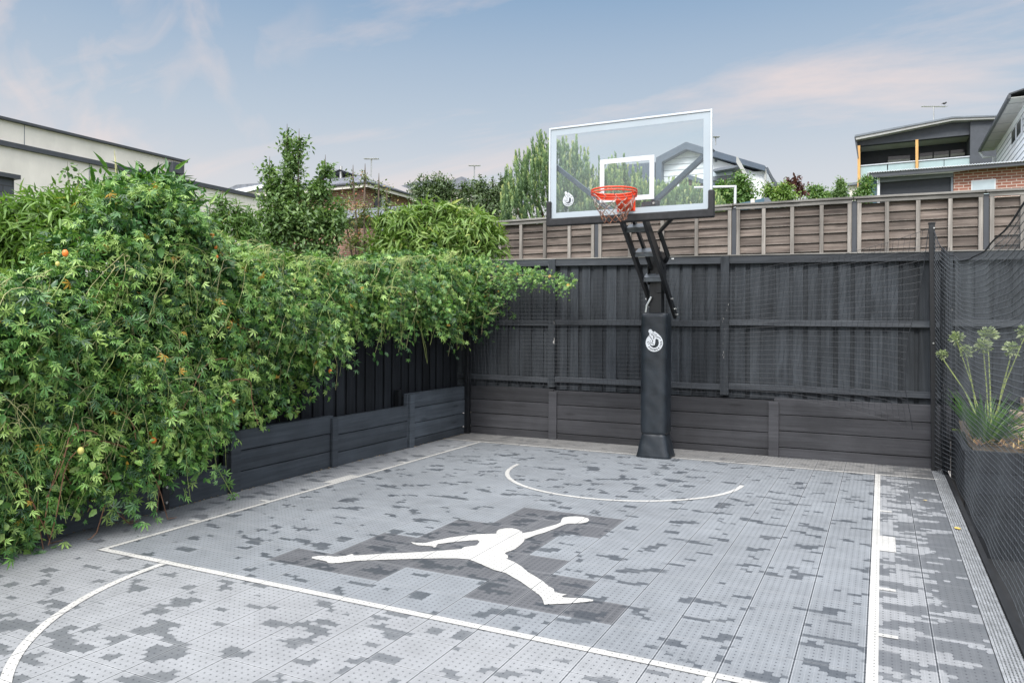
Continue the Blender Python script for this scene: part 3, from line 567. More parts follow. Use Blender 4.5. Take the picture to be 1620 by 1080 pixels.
# vinyl pad: soft rounded sleeve, wrinkled
def sleeve(levels, n=40, pw=5.0, wr=.004, cx=HX-.0, cy=9.08):
    V = []; F = []
    for i, (z, hx, hy) in enumerate(levels):
        for j in range(n):
            a = 2*math.pi*j/n; c, s_ = math.cos(a), math.sin(a); q = (abs(c)**pw+abs(s_)**pw)**(-1/pw); ww = wr*math.sin(9*z*3+j*.9)+wr*math.sin(z*41+j*.37)*.6
            V.append((cx+hx*c*q+ww*c, cy+hy*s_*q+ww*s_, z))
    for i in range(len(levels)-1):
        for j in range(n): F.append((i*n+j, i*n+(j+1) % n, (i+1)*n+(j+1) % n, (i+1)*n+j))
    F.append(tuple(range((len(levels)-1)*n, len(levels)*n))); mb = MB(); mb.add(V, F, .5); return mb
lev = [(.285, .150, .150), (.30, .163, .163)]+[(.32+1.38*k/30, .163, .163) for k in range(31)]+[(1.735, .160, .160), (1.75, .146, .146), (1.755, .10, .10)]
sleeve(lev, wr=.0018).build('pole_pad', 'vinyl_black', hoop, smooth=True)
sk = [(0, .205, .175), (.012, .212, .182), (.03, .208, .178)]+[(.03+.25*k/8, .208-.06*k/8, .178-.03*k/8) for k in range(1, 9)]+[(.292, .135, .14)]
sleeve(sk, wr=.002, pw=7).build('base_skirt', 'vinyl_black', hoop, smooth=True)
PADF = 9.08-.163
# round emblem, drawn in the 864x1080 units of an enlarged crop; (465,640) is its centre, 305 its radius
def emblem(parent, cx, yf, cz, rad, name, ink):
    k = rad/305
    def q(p, dy): return (cx+(p[0]-465)*k, yf-dy, cz-(p[1]-640)*k)
    def fl(mb, pts, dy): mb.add([q(p, dy) for p in pts], [tuple(range(len(pts)))])
    mb = MB(); n = 48
    fl(mb, [(465+305*math.cos(2*math.pi*i/n), 640+310*math.sin(2*math.pi*i/n)) for i in range(n)], .0010)
    fl(mb, [(292, 400), (290, 310), (380, 262), (400, 235), (440, 262), (480, 240), (520, 275), (600, 335), (700, 430), (600, 560), (380, 560)], .0014)
    fl(mb, [(325+66*math.cos(2*math.pi*i/24), 245+72*math.sin(2*math.pi*i/24)) for i in range(24)], .0018)
    e = mb.build(name, 'white_paint', parent)
    mb = MB()
    def st(pts, w_):
        for (a, c_) in zip(pts[:-1], pts[1:]):
            a, c_ = np.array(a, float), np.array(c_, float); d = (c_-a)/np.linalg.norm(c_-a); nn_ = np.array([-d[1], d[0]])*w_/2
            fl(mb, [a+nn_, c_+nn_, c_-nn_, a-nn_], .0024)
    fl(mb, [(520, 505), (560, 497), (600, 540), (628, 620), (620, 700), (580, 770), (510, 812), (430, 815), (350, 770), (310, 705), (335, 690), (380, 742), (480, 722), (500, 620), (505, 540)], .0022)
    for pts, w_ in (([(292, 400), (335, 460), (385, 530)], 22), ([(350, 340), (425, 385)], 26), ([(440, 390), (455, 440), (445, 510)], 34), ([(390, 305), (460, 325)], 18), ([(465, 352), (560, 372)], 20), ([(500, 415), (575, 440), (660, 470), (685, 520)], 22), ([(408, 545), (405, 620)], 30), ([(205, 640), (290, 605)], 20), ([(255, 695), (320, 650), (400, 655), (445, 700)], 20), ([(310, 560), (350, 610)], 14), ([(425, 250), (450, 270)], 14), ([(300, 290), (330, 292)], 12), ([(590, 530), (625, 560)], 12)): st(pts, w_)
    mb.build('emblem_ink', ink, e)
    word = 'BOOMERING'
    for i, ch in enumerate(word):
        ang = R(218-13.7-(i)*24.5) if 0 else R(-139+i*18.2+0)      # angle measured from +x, positive up
        cu = bpy.data.curves.new('letter', 'FONT'); cu.body = ch; cu.size = 84*k; cu.align_x = 'CENTER'; cu.align_y = 'CENTER'; cu.offset = 3.6*k
        to = bpy.data.objects.new('tmp', cu); COL.objects.link(to); me = bpy.data.meshes.new_from_object(to); bpy.data.objects.remove(to)
        o = bpy.data.objects.new('letter', me); COL.objects.link(o); me.materials.append(MATS[ink]); rr_ = 248*k
        o.matrix_world = Matrix.Translation((cx+rr_*math.cos(ang), yf-.0026, cz+rr_*math.sin(ang))) @ Matrix.Rotation(R(90), 4, 'X') @ Matrix.Rotation(ang+math.pi/2, 4, 'Z')
        o.parent = e
p = onY(1035.3, 539.6, PADF-.004); emblem(hoop, float(p[0]), PADF-.002, float(p[2]), .106, 'pad_emblem', 'vinyl_black')
# backboard
bx0, bx1, bz0, bz1 = HX-.912, HX+.912, 2.745, 3.825
gx0, gx1, gz0, gz1 = bx0+.02, bx1-.02, bz0+.05, bz1-.02
mb = MB(); mb.box(gx0, YG, gz0, gx1, YG+.012, gz1); board = mb.build('backboard', 'backboard_glass', hoop)
def ring2(name, x0, z0, x1, z1, w_, y, th, mat, par, bev=0):
    mb = MB(); mb.box(x0, y, z0, x0+w_, y+th, z1); mb.box(x1-w_, y, z0, x1, y+th, z1); mb.box(x0+w_, y, z0, x1-w_, y+th, z0+w_); mb.box(x0+w_, y, z1-w_, x1-w_, y+th, z1); return mb.build(name, mat, par)
ring2('border_band', gx0+.002, gz0+.002, gx1-.002, gz1-.002, .068, YG-.002, .0015, 'glass_band', board)
ring2('target_square', HX-.305, 2.945, HX+.305, 3.415, .052, YG-.002, .0015, 'white_paint', board)
p = onY(897, 316, YG); emblem(board, float(p[0]), YG-.0005, float(p[2]), .066, 'glass_emblem', 'trim_dark')
mb = MB(); mb.box(bx0, YG-.012, bz0+.2, bx0+.02, YG+.04, bz1); mb.box(bx1-.02, YG-.012, bz0+.2, bx1, YG+.04, bz1); mb.box(bx0+.02, YG-.012, bz1-.02, bx1-.02, YG+.04, bz1); mb.box(bx0, YG-.0, bz0, bx1, YG+.04, bz0+.05); mb.build('backboard_frame', 'frame_alu', hoop, bevel=.003)
mb = MB(); prof = [(bx0-.022, bz0-.03), (bx1+.022, bz0-.03), (bx1+.022, bz0+.25), (bx1-.035, bz0+.25), (bx1-.035, bz0+.055), (bx0+.035, bz0+.055), (bx0+.035, bz0+.25), (bx0-.022, bz0+.25)]
mb.prism([(x, YG-.035, z) for x, z in prof], (0, .085, 0)); mb.build('edge_pad', 'pad_foam', hoop, bevel=.012)
# struts behind the glass
YS = YG+.10
for sx in (-1, 1):
    mb = MB(); mb.bar((HX+sx*.16, YS, 2.83), (HX+sx*.93*.97, YS-.02, 3.44), .05, .075, up=(0, 1, 0)); mb.build('diagonal_strut', 'metal_grey_blue', hoop, bevel=.003)
mb = MB(); mb.box(HX-.42, YS-.03, 2.79, HX+.42, YS+.03, 2.855); mb.build('cross_bar', 'metal_black', hoop, bevel=.003)
mb = MB(); mb.box(HX+.16, YG+.02, 2.865, HX+.36, YG+.035, 2.925); mb.build('mount_plate', 'trim_dark', hoop)
mb = MB(); mb.tube([(HX+.30, YG+.005, 2.90), (HX+.30, YG-.01, 2.90)], .012, 8); mb.build('bolt', 'zinc', hoop)
# lifting arms (parallelogram) and treads
LA = [(8.06, 2.80), (9.50, 1.72)]
for sx in (-.13, .13):
    mb = MB(); mb.bar((HX+sx, LA[0][0], LA[0][1]), (HX+sx, LA[1][0]-(.12 if sx < 0 else 0), LA[1][1]+(.09 if sx < 0 else 0)), .038, .085, up=(0, 1, 1)); mb.build('lift_arm', 'metal_black', hoop, bevel=.003)
dirA = (Vector((0, LA[1][0], LA[1][1]))-Vector((0, LA[0][0], LA[0][1])))
for t_ in (.10, .33, .58):
    y, z = LA[0][0]+dirA.y*t_, LA[0][1]+dirA.z*t_
    mb = MB(); mb.box(HX-.11, y-.01, z-.045, HX+.11, y+.015, z+.0); mb.add([(HX-.11, y-.01, z+.001), (HX+.11, y-.01, z+.001), (HX+.11, y+.13, z+.06), (HX-.11, y+.13, z+.06), (HX-.11, y-.01, z+.009), (HX+.11, y-.01, z+.009), (HX+.11, y+.13, z+.068), (HX-.11, y+.13, z+.068)], [(0, 1, 2, 3), (4, 7, 6, 5), (0, 4, 5, 1), (1, 5, 6, 2), (2, 6, 7, 3), (3, 7, 4, 0)]); mb.build('arm_tread', 'rung_steel', hoop, bevel=.002)
mb = MB()
for sx in (-.05, .10): mb.bar((HX+sx, 8.10, 2.92), (HX+sx, 9.02, 2.30), .03, .06, up=(0, 1, 1))
mb.build('upper_arm', 'metal_black', hoop, bevel=.003)
mb = MB(); mb.box(HX+.02, 8.98, 2.0, HX+.085, 9.20, 2.50); mb.box(HX-.09, 8.98, 2.1, HX-.077, 9.2, 2.45); mb.build('pivot_plate', 'metal_black', hoop, bevel=.003)
mb = MB(); mb.bar((HX+.19, 8.25, 2.83), (HX+.19, 8.55, 2.67), .03, .055, up=(0, 1, 1)); mb.bar((HX+.19, 8.55, 2.69), (HX+.19, 8.98, 2.42), .03, .055, up=(0, 1, 1))
q0 = onX(1059, 345, HX+.2); 
mb = MB(); P1 = onY(1061, 343, 8.05); P2 = onY(1042, 364, 8.75); P3 = onY(1056, 403, 8.95)
mb.tube([P1, P2], .024, 8); mb.tube([P2, P3], .028, 8); mb.build('counter_lever', 'metal_black', hoop)
mb = MB(); mb.bar(P3, (HX+.10, 9.1, 2.38), .03, .05); mb.build('lever_bracket', 'metal_black', hoop)
for yy, zz, xx in ((9.22, 1.93, .155), (9.38, 1.81, .155), (9.48, 1.74, .155), (9.2, 1.93, -.155), (8.98, 2.40, .22), (9.36, 1.84, -.155)):
    mb = MB(); s_ = 1 if xx > 0 else -1; mb.tube([(HX+xx-s_*.012, yy, zz), (HX+xx+s_*.018, yy, zz)], .012, 8); mb.build('bolt', 'zinc', hoop)
mb = MB(); mb.tube([(HX-.04, 8.99, 1.95), (HX-.09, 8.96, 1.84), (HX-.10, 8.95, 1.76)], .012, 6); mb.build('crank_rod', 'zinc', hoop)
# rim
RZ, RY, RR_ = 2.985, 7.43, .232
def ringt(mb, cx, cy, cz, r, t_, n=48, m=8):
    V = []; F = []
    for i in range(n):
        a = 2*math.pi*i/n
        for j in range(m): b_ = 2*math.pi*j/m; V.append((cx+(r+t_*math.cos(b_))*math.cos(a), cy+(r+t_*math.cos(b_))*math.sin(a), cz+t_*math.sin(b_)))
    for i in range(n):
        for j in range(m): F.append((i*m+j, ((i+1) % n)*m+j, ((i+1) % n)*m+(j+1) % m, i*m+(j+1) % m))
    mb.add(V, F, .5)
mb = MB(); ringt(mb, HX, RY, RZ, RR_, .0095); ringt(mb, HX, RY, RZ-.028, RR_+.002, .0075)
for i in range(12): a = 2*math.pi*i/12+.2; mb.tube([(HX+RR_*math.cos(a), RY+RR_*math.sin(a), RZ-.002), (HX+RR_*math.cos(a), RY+RR_*math.sin(a), RZ-.05)], .004, 5)
rim = mb.build('rim', 'rim_orange', hoop, smooth=True)
mb = MB(); yb_ = YG-.012   # box bracket and the sheet that wraps the back of the ring
mb.prism([(HX-.10, yb_, RZ-.04), (HX+.10, yb_, RZ-.04), (HX+.10, yb_, RZ-.155), (HX-.10, yb_, RZ-.155)], (0, .010, 0))
mb.add([(HX-.09, YG-.135, RZ-.03), (HX+.09, YG-.135, RZ-.03), (HX+.10, yb_, RZ-.02), (HX-.10, yb_, RZ-.02), (HX-.075, YG-.10, RZ-.10), (HX+.075, YG-.10, RZ-.10), (HX+.085, yb_, RZ-.15), (HX-.085, yb_, RZ-.15)], [(0, 1, 2, 3), (0, 4, 5, 1), (4, 7, 6, 5), (0, 3, 7, 4), (1, 5, 6, 2)])
n = 16; V = []; F = []
for i in range(n+1):
    a = R(20+140*i/n); r = RR_+.004; V += [(HX+r*math.cos(a), RY+r*math.sin(a), RZ-.006), (HX+r*math.cos(a), RY+r*math.sin(a), RZ-.060+.0*i)]
for i in range(n): F.append((2*i, 2*i+1, 2*i+3, 2*i+2))
mb.add(V, F, .5); mb.build('rim_bracket', 'rim_orange', rim)
# chain net: links strung in a diamond mesh
mb = MB(); nch = 12; rows = [(0, RR_, -.045), (1, .215, -.09), (2, .20, -.135), (3, .185, -.18), (4, .15, -.225), (5, .135, -.27), (6, .125, -.31)]
def npnt(row, k): 
    r = rows[row][1]; a = 2*math.pi*(k+.5*(row % 2))/nch+.2; j = rr.uniform(-.006, .006); return (HX+(r+j)*math.cos(a), RY+(r+j)*math.sin(a), RZ+rows[row][2]+j+.012*math.sin(a*2))
nodes = [[npnt(i, k) for k in range(nch)] for i in range(7)]
def chain(a, b_):
    a, b_ = Vector(a), Vector(b_); m = 3; ti = .42+1.2*((a.z-RZ)+.20)+rr.uniform(-.05, .05)
    for i in range(m):
        p0, p1 = a.lerp(b_, i/m), a.lerp(b_, (i+.86)/m); off = Vector((.003, 0, 0)) if i % 2 else Vector((0, .003, 0)); mb.tube([p0-off, p1-off], .0024, 4, tint=ti); mb.tube([p0+off, p1+off], .0024, 4, tint=ti)
for i in range(6):
    for k in range(nch):
        if i == 0: chain(nodes[0][k], nodes[1][k]); 
        else:
            k2 = (k+1) % nch if i % 2 else (k-1) % nch
            chain(nodes[i][k], nodes[i+1][k]); 
            if rr.random() < .85: chain(nodes[i][k], nodes[i+1][k2])
mb.build('chain_net', 'chain', rim)
# ================================================================== NETS
def netmesh(mb, fn, nu, nv, r, r2=None):
    G = [[fn(i/nu, j/nv) for j in range(nv+1)] for i in range(nu+1)]
    for i in range(0, nu+1): mb.tube(G[i], r2 or r, 3, False)
    for j in range(0, nv+1): mb.tube([G[i][j] for i in range(nu+1)], r, 3, False)
    return G
rs0 = random.Random(5)
root = empty('side_net', (.65, 6, 0), 'sagging black sports net along the right side of the court', 'net')
TOP = [(2.2, 2.75), (3.6, 2.42), (4.57, 2.256), (4.99, 2.226), (5.5, 2.187), (6.5, 2.154), (7.4, 2.174), (8.3, 2.229), (9.2, 2.36), (9.45, 2.50), (9.6, 2.69)]
def sidenet(u, v):
    Y = 9.58-u*7.4; zt = lerp(TOP, Y); a = 5.05; bump = .30*math.sqrt((max(0, a-Y))**2+.0009) if Y < a else .05*(Y-a)*math.exp(-(Y-a)*1.1)
    zb = .01; z = zb+(zt-zb)*v; z += bump*math.sin(math.pi*min(1, v*1.15))*.9*(1-v*.5)
    sag = .10*math.sin(math.pi*v)*math.sin(math.pi*min(1, u*1.1))+.012*math.sin(Y*5+z*3)
    xb = .67+.05*math.sin(min(1, (9.6-Y)/3)*math.pi/2)*0; x = .515+(xb-.515)*min(1, (9.6-Y)/.5)+sag*.5+(1-v)*.02
    return (x, Y, max(z, .006))
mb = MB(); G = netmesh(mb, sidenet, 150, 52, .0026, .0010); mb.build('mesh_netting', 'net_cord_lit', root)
mb = MB(); mb.tube([G[i][52] for i in range(151)], .006, 5, False); mb.tube([G[0][j] for j in range(53)], .004, 5, False); mb.build('border_rope', 'net_cord', root)
mb = MB()
for k in range(34):
    a = rs0.uniform(0, 6.28); r = rs0.uniform(.01, .05); mb.tube([(.60+r*math.cos(a)+.012*math.sin(i*1.1+k)+.02*(i/12), 9.42+r*1.6*math.sin(a)+.02*math.cos(i*.8+k), 2.45*(1-i/12)+.01) for i in range(13)], .0022, 3, False)
mb.build('gathered_netting', 'net_cord', root)
root = empty('back_net', (-1.5, 9.45, 0), 'fine dark net hanging in front of the black back fence', 'net')
YN = 9.5
tpx = [(560, 452), (905, 441), (1050, 432), (1165, 428), (1240, 412), (1320, 400), (1400, 378), (1468, 355)]; bpx = [(560, 600), (905, 610), (1050, 615), (1150, 618), (1250, 625), (1340, 640), (1400, 655), (1443, 673)]
tt = [(float(onY(*p, YN)[0]), float(onY(*p, YN)[2])) for p in tpx]; bb = [(float(onY(*p, YN)[0]), float(onY(*p, YN)[2])) for p in bpx]
rightx = [(0, float(onY(1443, 673, YN)[0])), (.2, float(onY(1432, 610, YN)[0])), (.5, float(onY(1440, 520, YN)[0])), (.85, float(onY(1460, 410, YN)[0])), (1, .47)]
def backnet(u, v):
    xr = lerp(rightx, v); x = -5.4+(xr+5.4)*u; zt, zb = lerp(tt, x), lerp(bb, x); return (x+.015*math.sin(v*9+u*20), YN+.03*math.sin(u*25+v*2), zb+(zt-zb)*v)
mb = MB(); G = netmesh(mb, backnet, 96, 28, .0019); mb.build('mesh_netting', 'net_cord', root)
mb = MB(); mb.tube([G[96][j] for j in range(29)], .004, 5, False); mb.tube([G[i][28] for i in range(97)], .0022, 4, False); mb.build('border_rope', 'net_cord', root)
# ================================================================== VINE
vine = empty('climbing_vine', (-5.5, 6, 0), 'huge mass of passion vine smothering the left fence and trailing over the corner', 'vine')
VT = [(1, 1.8), (3.0, 1.82), (3.27, 1.86), (3.6, 2.02), (3.85, 2.40), (4.13, 2.66), (4.43, 2.66), (4.69, 2.50), (5.28, 2.27), (5.7, 2.23), (6.36, 2.24), (7.0, 2.26), (7.78, 2.36), (8.68, 2.50), (9.6, 2.62)]
VBt = [(1, .15), (3.0, .22), (3.26, .32), (3.63, .42), (3.95, .48), (4.35, .52), (4.7, .60), (4.88, .90), (5.0, 1.15), (5.68, 1.12), (6.0, 1.18), (6.25, 1.32), (6.35, 1.42), (6.78, 1.56), (7.5, 1.60), (8.67, 1.67), (9.36, 1.64), (9.6, 1.7)]
def vsurf(Y, s):
    """Y along the fence, s metres from the lower hem, up the face and over the top"""
    zb, zt = lerp(VBt, Y), lerp(VT, Y); lump = .11*np.sin(Y*2.3+1)*np.sin(s*2.9+Y)+.08*np.sin(Y*5.3+s*3.1)*np.sin(s*4.7+1)+.06*np.sin(Y*10.1-s*7.2)
    hf = zt-zb-.22; P = np.zeros((len(Y), 3)); Nn = np.zeros((len(Y), 3)); th = np.clip((s-hf)/.30, 0, math.pi*.75)
    bell = .16*np.sin(np.pi*np.clip(s/np.maximum(hf+.3, .2), 0, 1)); xf = -5.40+bell+lump
    P[:, 0] = xf-.30*(1-np.cos(th)); P[:, 1] = Y; P[:, 2] = zb+np.minimum(s, hf)+.24*np.sin(th)
    Nn[:, 0] = np.cos(th); Nn[:, 2] = np.sin(th)+.1; Nn[:, 1] = -.15*np.cos(Y*2.3+1); return P, Nn, hf
n = 3300; Y = rng.uniform(1.5, 9.75, n); Y = np.where(rng.random(n) < .35, rng.uniform(2.6, 5.6, n), Y); hf = lerp(VT, Y)-lerp(VBt, Y)-.22; s_ = rng.uniform(-.05, 1, n)*(hf+.75)
P, Nn, _ = vsurf(Y, s_); dens = np.sin(Y*6.1+s_*2.2)*np.sin(s_*5.3-Y*1.9)+rng.normal(0, .6, n); keep = dens > -.75
P, Nn = P[keep], Nn[keep]; P -= Nn*np.abs(rng.normal(0, .06, len(P)))[:, None]
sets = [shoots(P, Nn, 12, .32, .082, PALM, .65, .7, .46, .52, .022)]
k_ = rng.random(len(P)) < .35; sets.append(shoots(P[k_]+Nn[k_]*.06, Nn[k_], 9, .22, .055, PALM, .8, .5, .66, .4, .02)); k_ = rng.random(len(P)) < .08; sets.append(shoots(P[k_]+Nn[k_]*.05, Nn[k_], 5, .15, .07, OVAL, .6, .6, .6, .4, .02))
# deeper layer so the mass has body, inner shade put into darker leaf tints
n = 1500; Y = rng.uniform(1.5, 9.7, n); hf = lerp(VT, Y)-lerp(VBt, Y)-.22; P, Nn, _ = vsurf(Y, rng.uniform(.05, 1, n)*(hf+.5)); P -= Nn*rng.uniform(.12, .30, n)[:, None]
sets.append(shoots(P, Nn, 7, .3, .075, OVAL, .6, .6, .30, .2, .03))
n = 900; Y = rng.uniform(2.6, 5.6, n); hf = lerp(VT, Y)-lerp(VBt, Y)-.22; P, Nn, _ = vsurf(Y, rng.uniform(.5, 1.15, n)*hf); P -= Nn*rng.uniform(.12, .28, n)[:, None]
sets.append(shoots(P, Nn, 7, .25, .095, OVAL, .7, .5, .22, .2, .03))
# broad-leaved lower fringe
n = 420; Y = np.concatenate([rng.uniform(2.3, 4.8, 270), rng.uniform(5.3, 6.4, 80), rng.uniform(6.4, 9, 70)]); P, Nn, _ = vsurf(Y, rng.uniform(-.08, .35, n)); P += Nn*.02
sets.append(shoots(P, Nn, 6, .2, .085, OVAL, .5, .7, .55, .3, .03))
n = 150; P = np.stack([rng.uniform(-5.66, -5.56, n), rng.uniform(5.1, 6.35, n), rng.uniform(.62, 1.15, n)], 1); P[:, 2] += (P[:, 1]-5.6)*.15
sets.append(shoots(P, np.tile([1.0, .1, .3], (n, 1)), 5, .13, .085, OVAL, .6, .6, .62, .4, .03))
# arm that wanders along the back fence
ct = [(738, 396), (790, 407), (830, 418), (862, 424), (890, 432), (922, 432)]; cb_ = [(738, 520), (770, 505), (800, 480), (835, 450), (870, 452), (900, 452), (922, 440)]
n = 260; px = 738+rng.beta(1, 1.8, n)*184; yt, ybm = lerp(ct, px), lerp(cb_, px); py = yt+(ybm-yt)*rng.beta(1, 1.7, n)*.9+6; P = np.array([onY(a, c_, 9.62-.25*rng.random()) for a, c_ in zip(px, py)])
Nn = np.tile([.1, -1, .2], (n, 1)); sets.append(shoots(P, Nn, 8, .16, .048, PALM, .6, .5, .55, .3, .02))
foliage('foliage', 'leaf_vine', vine, sets)
# dry leaves
n = 420; Y = np.concatenate([rng.uniform(1.8, 4.2, 220), rng.uniform(3, 9.5, 200)]); sv = np.concatenate([rng.uniform(-.2, .12, 220), rng.uniform(0, 2, 200)]); P, Nn, _ = vsurf(Y, np.minimum(sv, 1.9)); P[:, 2] = np.maximum(P[:, 2], .02); P += rnd(n)*.03
foliage('dry_leaf', 'leaf_dry', vine, [(P, rnd(n), rnd(n), rng.uniform(.03, .06, n), OVAL, rng.random(n))])['kind'] = 'stuff'
# stems
rs = random.Random(11)
def stems(mat, cnt, y0, y1, r=.0035, ln=(.3, .9), s0=(.1, 1.7)):
    mb = MB()
    for _ in range(cnt):
        Y = rs.uniform(y0, y1); hfv = lerp(VT, Y)-lerp(VBt, Y); s = min(rs.uniform(*s0), hfv); P, Nn, _ = vsurf(np.array([Y]), np.array([s])); p = Vector(P[0])+Vector(Nn[0])*.10; L_ = rs.uniform(*ln); dy = rs.uniform(-.8, .8); pts = []; ph = rs.uniform(0, 6)
        for i in range(9):
            t_ = i/8; pts.append(p+Vector((.05*math.sin(t_*3)+.02*math.sin(t_*9+ph), dy*L_*t_+.03*math.sin(t_*7+ph), .12*math.sin(t_*2.6)-L_*.85*t_*t_)))
        mb.tube([q if q.z > .01 else Vector((q.x, q.y, .01)) for q in pts], [r*(1-.5*i/8) for i in range(9)], 5)
    return mb.build('stems', mat, vine)
stems('stem_green', 230, 2.4, 9.3, .0032); stems('stem_straw', 110, 2.6, 6.0, .0026, (.2, .7)); stems('stem_straw', 30, 6, 9.5, .0025); stems('stem_brown', 26, 2.0, 5.0, .006, (.5, 1.3), (.0, .5))
mb = MB()
for a, c_ in (((738, 500), (790, 440)), ((745, 470), (800, 430)), ((760, 440), (880, 437)), ((770, 500), (800, 480)), ((730, 515), (790, 495))):
    p0, p1 = Vector(onY(*a, 9.5)), Vector(onY(*c_, 9.45)); mb.tube([p0, p0.lerp(p1, .4)+Vector((0, -.03, .03)), p0.lerp(p1, .7)+Vector((0, 0, .03)), p1], [.007, .006, .004, .002], 5)
mb.build('stems', 'stem_straw', vine)
for px, py, X, r, m in ((102, 408, -5.1, .026, 'fruit_orange'), (334, 377, -5.2, .024, 'fruit_orange'), (340, 396, -5.15, .018, 'fruit_orange'), (342, 411, -5.1, .016, 'fruit_orange'), (413, 452, -5.1, .016, 'fruit_yellow'), (90, 425, -5.08, .018, 'fruit_yellow'), (290, 489, -5.05, .016, 'fruit_yellow'), (498, 447, -5.1, .015, 'fruit_yellow'), (430, 460, -5.1, .02, 'fruit_yellow'), (370, 637, -5.1, .03, 'fruit_orange'), (245, 702, -5.1, .028, 'fruit_orange'), (130, 720, -5.0, .028, 'fruit_yellow'), (523, 590, -5.1, .024, 'fruit_orange')):
    p = onX(px, py, X); mb = MB(); mb.ell(p, (r*.8, r*.8, r)); mb.build('fruit', m, vine, smooth=True)
# a runner that creeps over the kerb onto the court
r0 = onX(300, 745, -5.30); r1 = onX(345, 742, -5.2); r2 = onX(372, 790, -5.28); mb = MB(); pts = [Vector(r0).lerp(Vector(r1), t_) for t_ in (0, .5, 1)]+[Vector(r1).lerp(Vector(r2), t_) for t_ in (.3, .6, 1)]
mb.tube(pts, .003, 5); mb.build('stems', 'stem_green', vine)
P = np.array([tuple(p) for p in pts for _ in range(3)])+rnd(18)*.02; foliage('foliage', 'leaf_vine', vine, [(P, rnd(18)+[0, 0, -.6], np.tile([1, -.3, .6], (18, 1))+rnd(18)*.3, np.full(18, .075), PALM, rng.uniform(.3, .8, 18))])
# ================================================================== PLANTS BEHIND THE FENCE
crown('bamboo_clump', 'pointed-leaved bamboo growing behind the vine at the far left', 'bamboo', 6.7, [(0, 375, 70, 60), (40, 365, 60, 60), (85, 355, 50, 60), (130, 350, 40, 55)], BLADE, 'leaf_bamboo', .15, 1300, nleaf=6, length=.3, shell=.3, droop=.5)
crown('bamboo_clump', 'taller pointed shoots of bamboo on the crest of the vine mound', 'bamboo', 7.4, [(190, 315, 45, 30), (235, 308, 45, 32), (270, 318, 30, 30)], BLADE, 'leaf_vine', .21, 420, nleaf=6, length=.32, shell=.2, droop=.2, upness=.5, tmean=.4)
r_ = empty('dry_flower_spike', at(183, 330, 7.4)-np.array([0, 0, .3]), 'single straw-coloured pointed spike rising above the vine', 'plant'); mb = MB(); a = Vector(at(186, 320, 7.4)); c_ = Vector(at(178, 244, 7.4)); mb.tube([a-Vector((0, 0, .35)), a, a.lerp(c_, .5), c_], [.02, .022, .012, .002], 6); mb.build('spike', 'stem_straw', r_)
crown('small_sapling', 'thin sapling with a few round leaves against the white wall', 'tree', 7.3, [(104, 275, 9, 14), (108, 300, 12, 12), (122, 285, 6, 7)], OVAL, 'leaf_pear', .05, 22, nleaf=3, length=.08, trunk_r=.008)
crown('upright_shrub', 'pair of leafy upright shoots left of the tall pear tree', 'shrub', 9.2, [(350, 335, 12, 34), (372, 350, 14, 34), (345, 365, 22, 26), (392, 360, 16, 32), (330, 350, 10, 20)], BLADE, 'leaf_mid', .12, 260, nleaf=6, length=.22, upness=.4, trunk_r=.02)
crown('pear_tree', 'tall slender pear tree with narrow upright shoots behind the vine', 'tree', 10.2, [(451, 222, 6, 26), (470, 228, 7, 24), (459, 255, 16, 28), (424, 272, 7, 24), (430, 300, 16, 30), (455, 300, 28, 45), (440, 350, 50, 50), (487, 345, 52, 50), (512, 270, 9, 26), (503, 300, 22, 26), (525, 350, 24, 48), (400, 375, 26, 36), (440, 400, 55, 30), (500, 400, 45, 30)], SMALL, 'leaf_pear', .085, 2600, nleaf=6, length=.2, shell=.12, droop=.35, upness=.7, trunk_r=.02, spread=.7)
crown('thin_tree', 'sparse twiggy tree turning orange in front of the brick house', 'tree', 11.5, [(556, 285, 8, 25), (575, 280, 8, 22), (597, 295, 8, 22), (540, 330, 22, 35), (575, 340, 24, 45), (560, 378, 32, 30), (610, 320, 16, 25)], SMALL, 'leaf_autumn', .06, 300, nleaf=6, length=.3, shell=.1, upness=.5, trunk_r=.03)
crown('lance_leaved_shrub', 'bright lime green shrub with long drooping leaves beside the lapped fence', 'shrub', 11.4, [(640, 352, 50, 34), (685, 348, 38, 36), (665, 332, 16, 16), (712, 330, 16, 18), (735, 358, 50, 34), (745, 338, 14, 14), (625, 385, 50, 28), (690, 385, 70, 34), (765, 372, 28, 26), (755, 345, 30, 15)], BLADE, 'leaf_lime', .20, 2000, nleaf=6, length=.34, shell=.45, droop=.65, upness=.35, spread=.95)
crown('screening_tree', 'rounded dark green screening tree just left of the roof gap', 'tree', 19, [(668, 305, 22, 32), (692, 300, 24, 33), (708, 310, 16, 34), (690, 330, 40, 26)], SMALL, 'leaf_dark', .10, 900, ground=1.0, nleaf=7, length=.32, shell=.3, upness=.3)
crown('screening_tree', 'row of clipped dark trees between the roof gap and the pine', 'tree', 19, [(733, 310, 14, 30), (757, 302, 16, 30), (778, 308, 14, 28), (790, 300, 10, 30), (760, 330, 45, 22)], SMALL, 'leaf_dark', .10, 900, ground=1.0, nleaf=7, length=.32, shell=.3, upness=.3)
crown('leafy_bush', 'light green bushy tree beside the white clothes post', 'tree', 16, [(1145, 300, 22, 26), (1170, 290, 18, 30), (1176, 305, 18, 22), (1130, 310, 18, 20)], SMALL, 'leaf_mid', .09, 650, ground=1.0, nleaf=7, length=.26, shell=.3, upness=.3)
crown('leafy_bush', 'yellow-green bush in front of the dark red tree', 'tree', 17, [(1225, 305, 18, 18), (1245, 303, 16, 16), (1213, 300, 10, 22), (1238, 292, 8, 15)], SMALL, 'leaf_lime', .085, 420, ground=1.0, nleaf=7, length=.24, shell=.3, upness=.3)
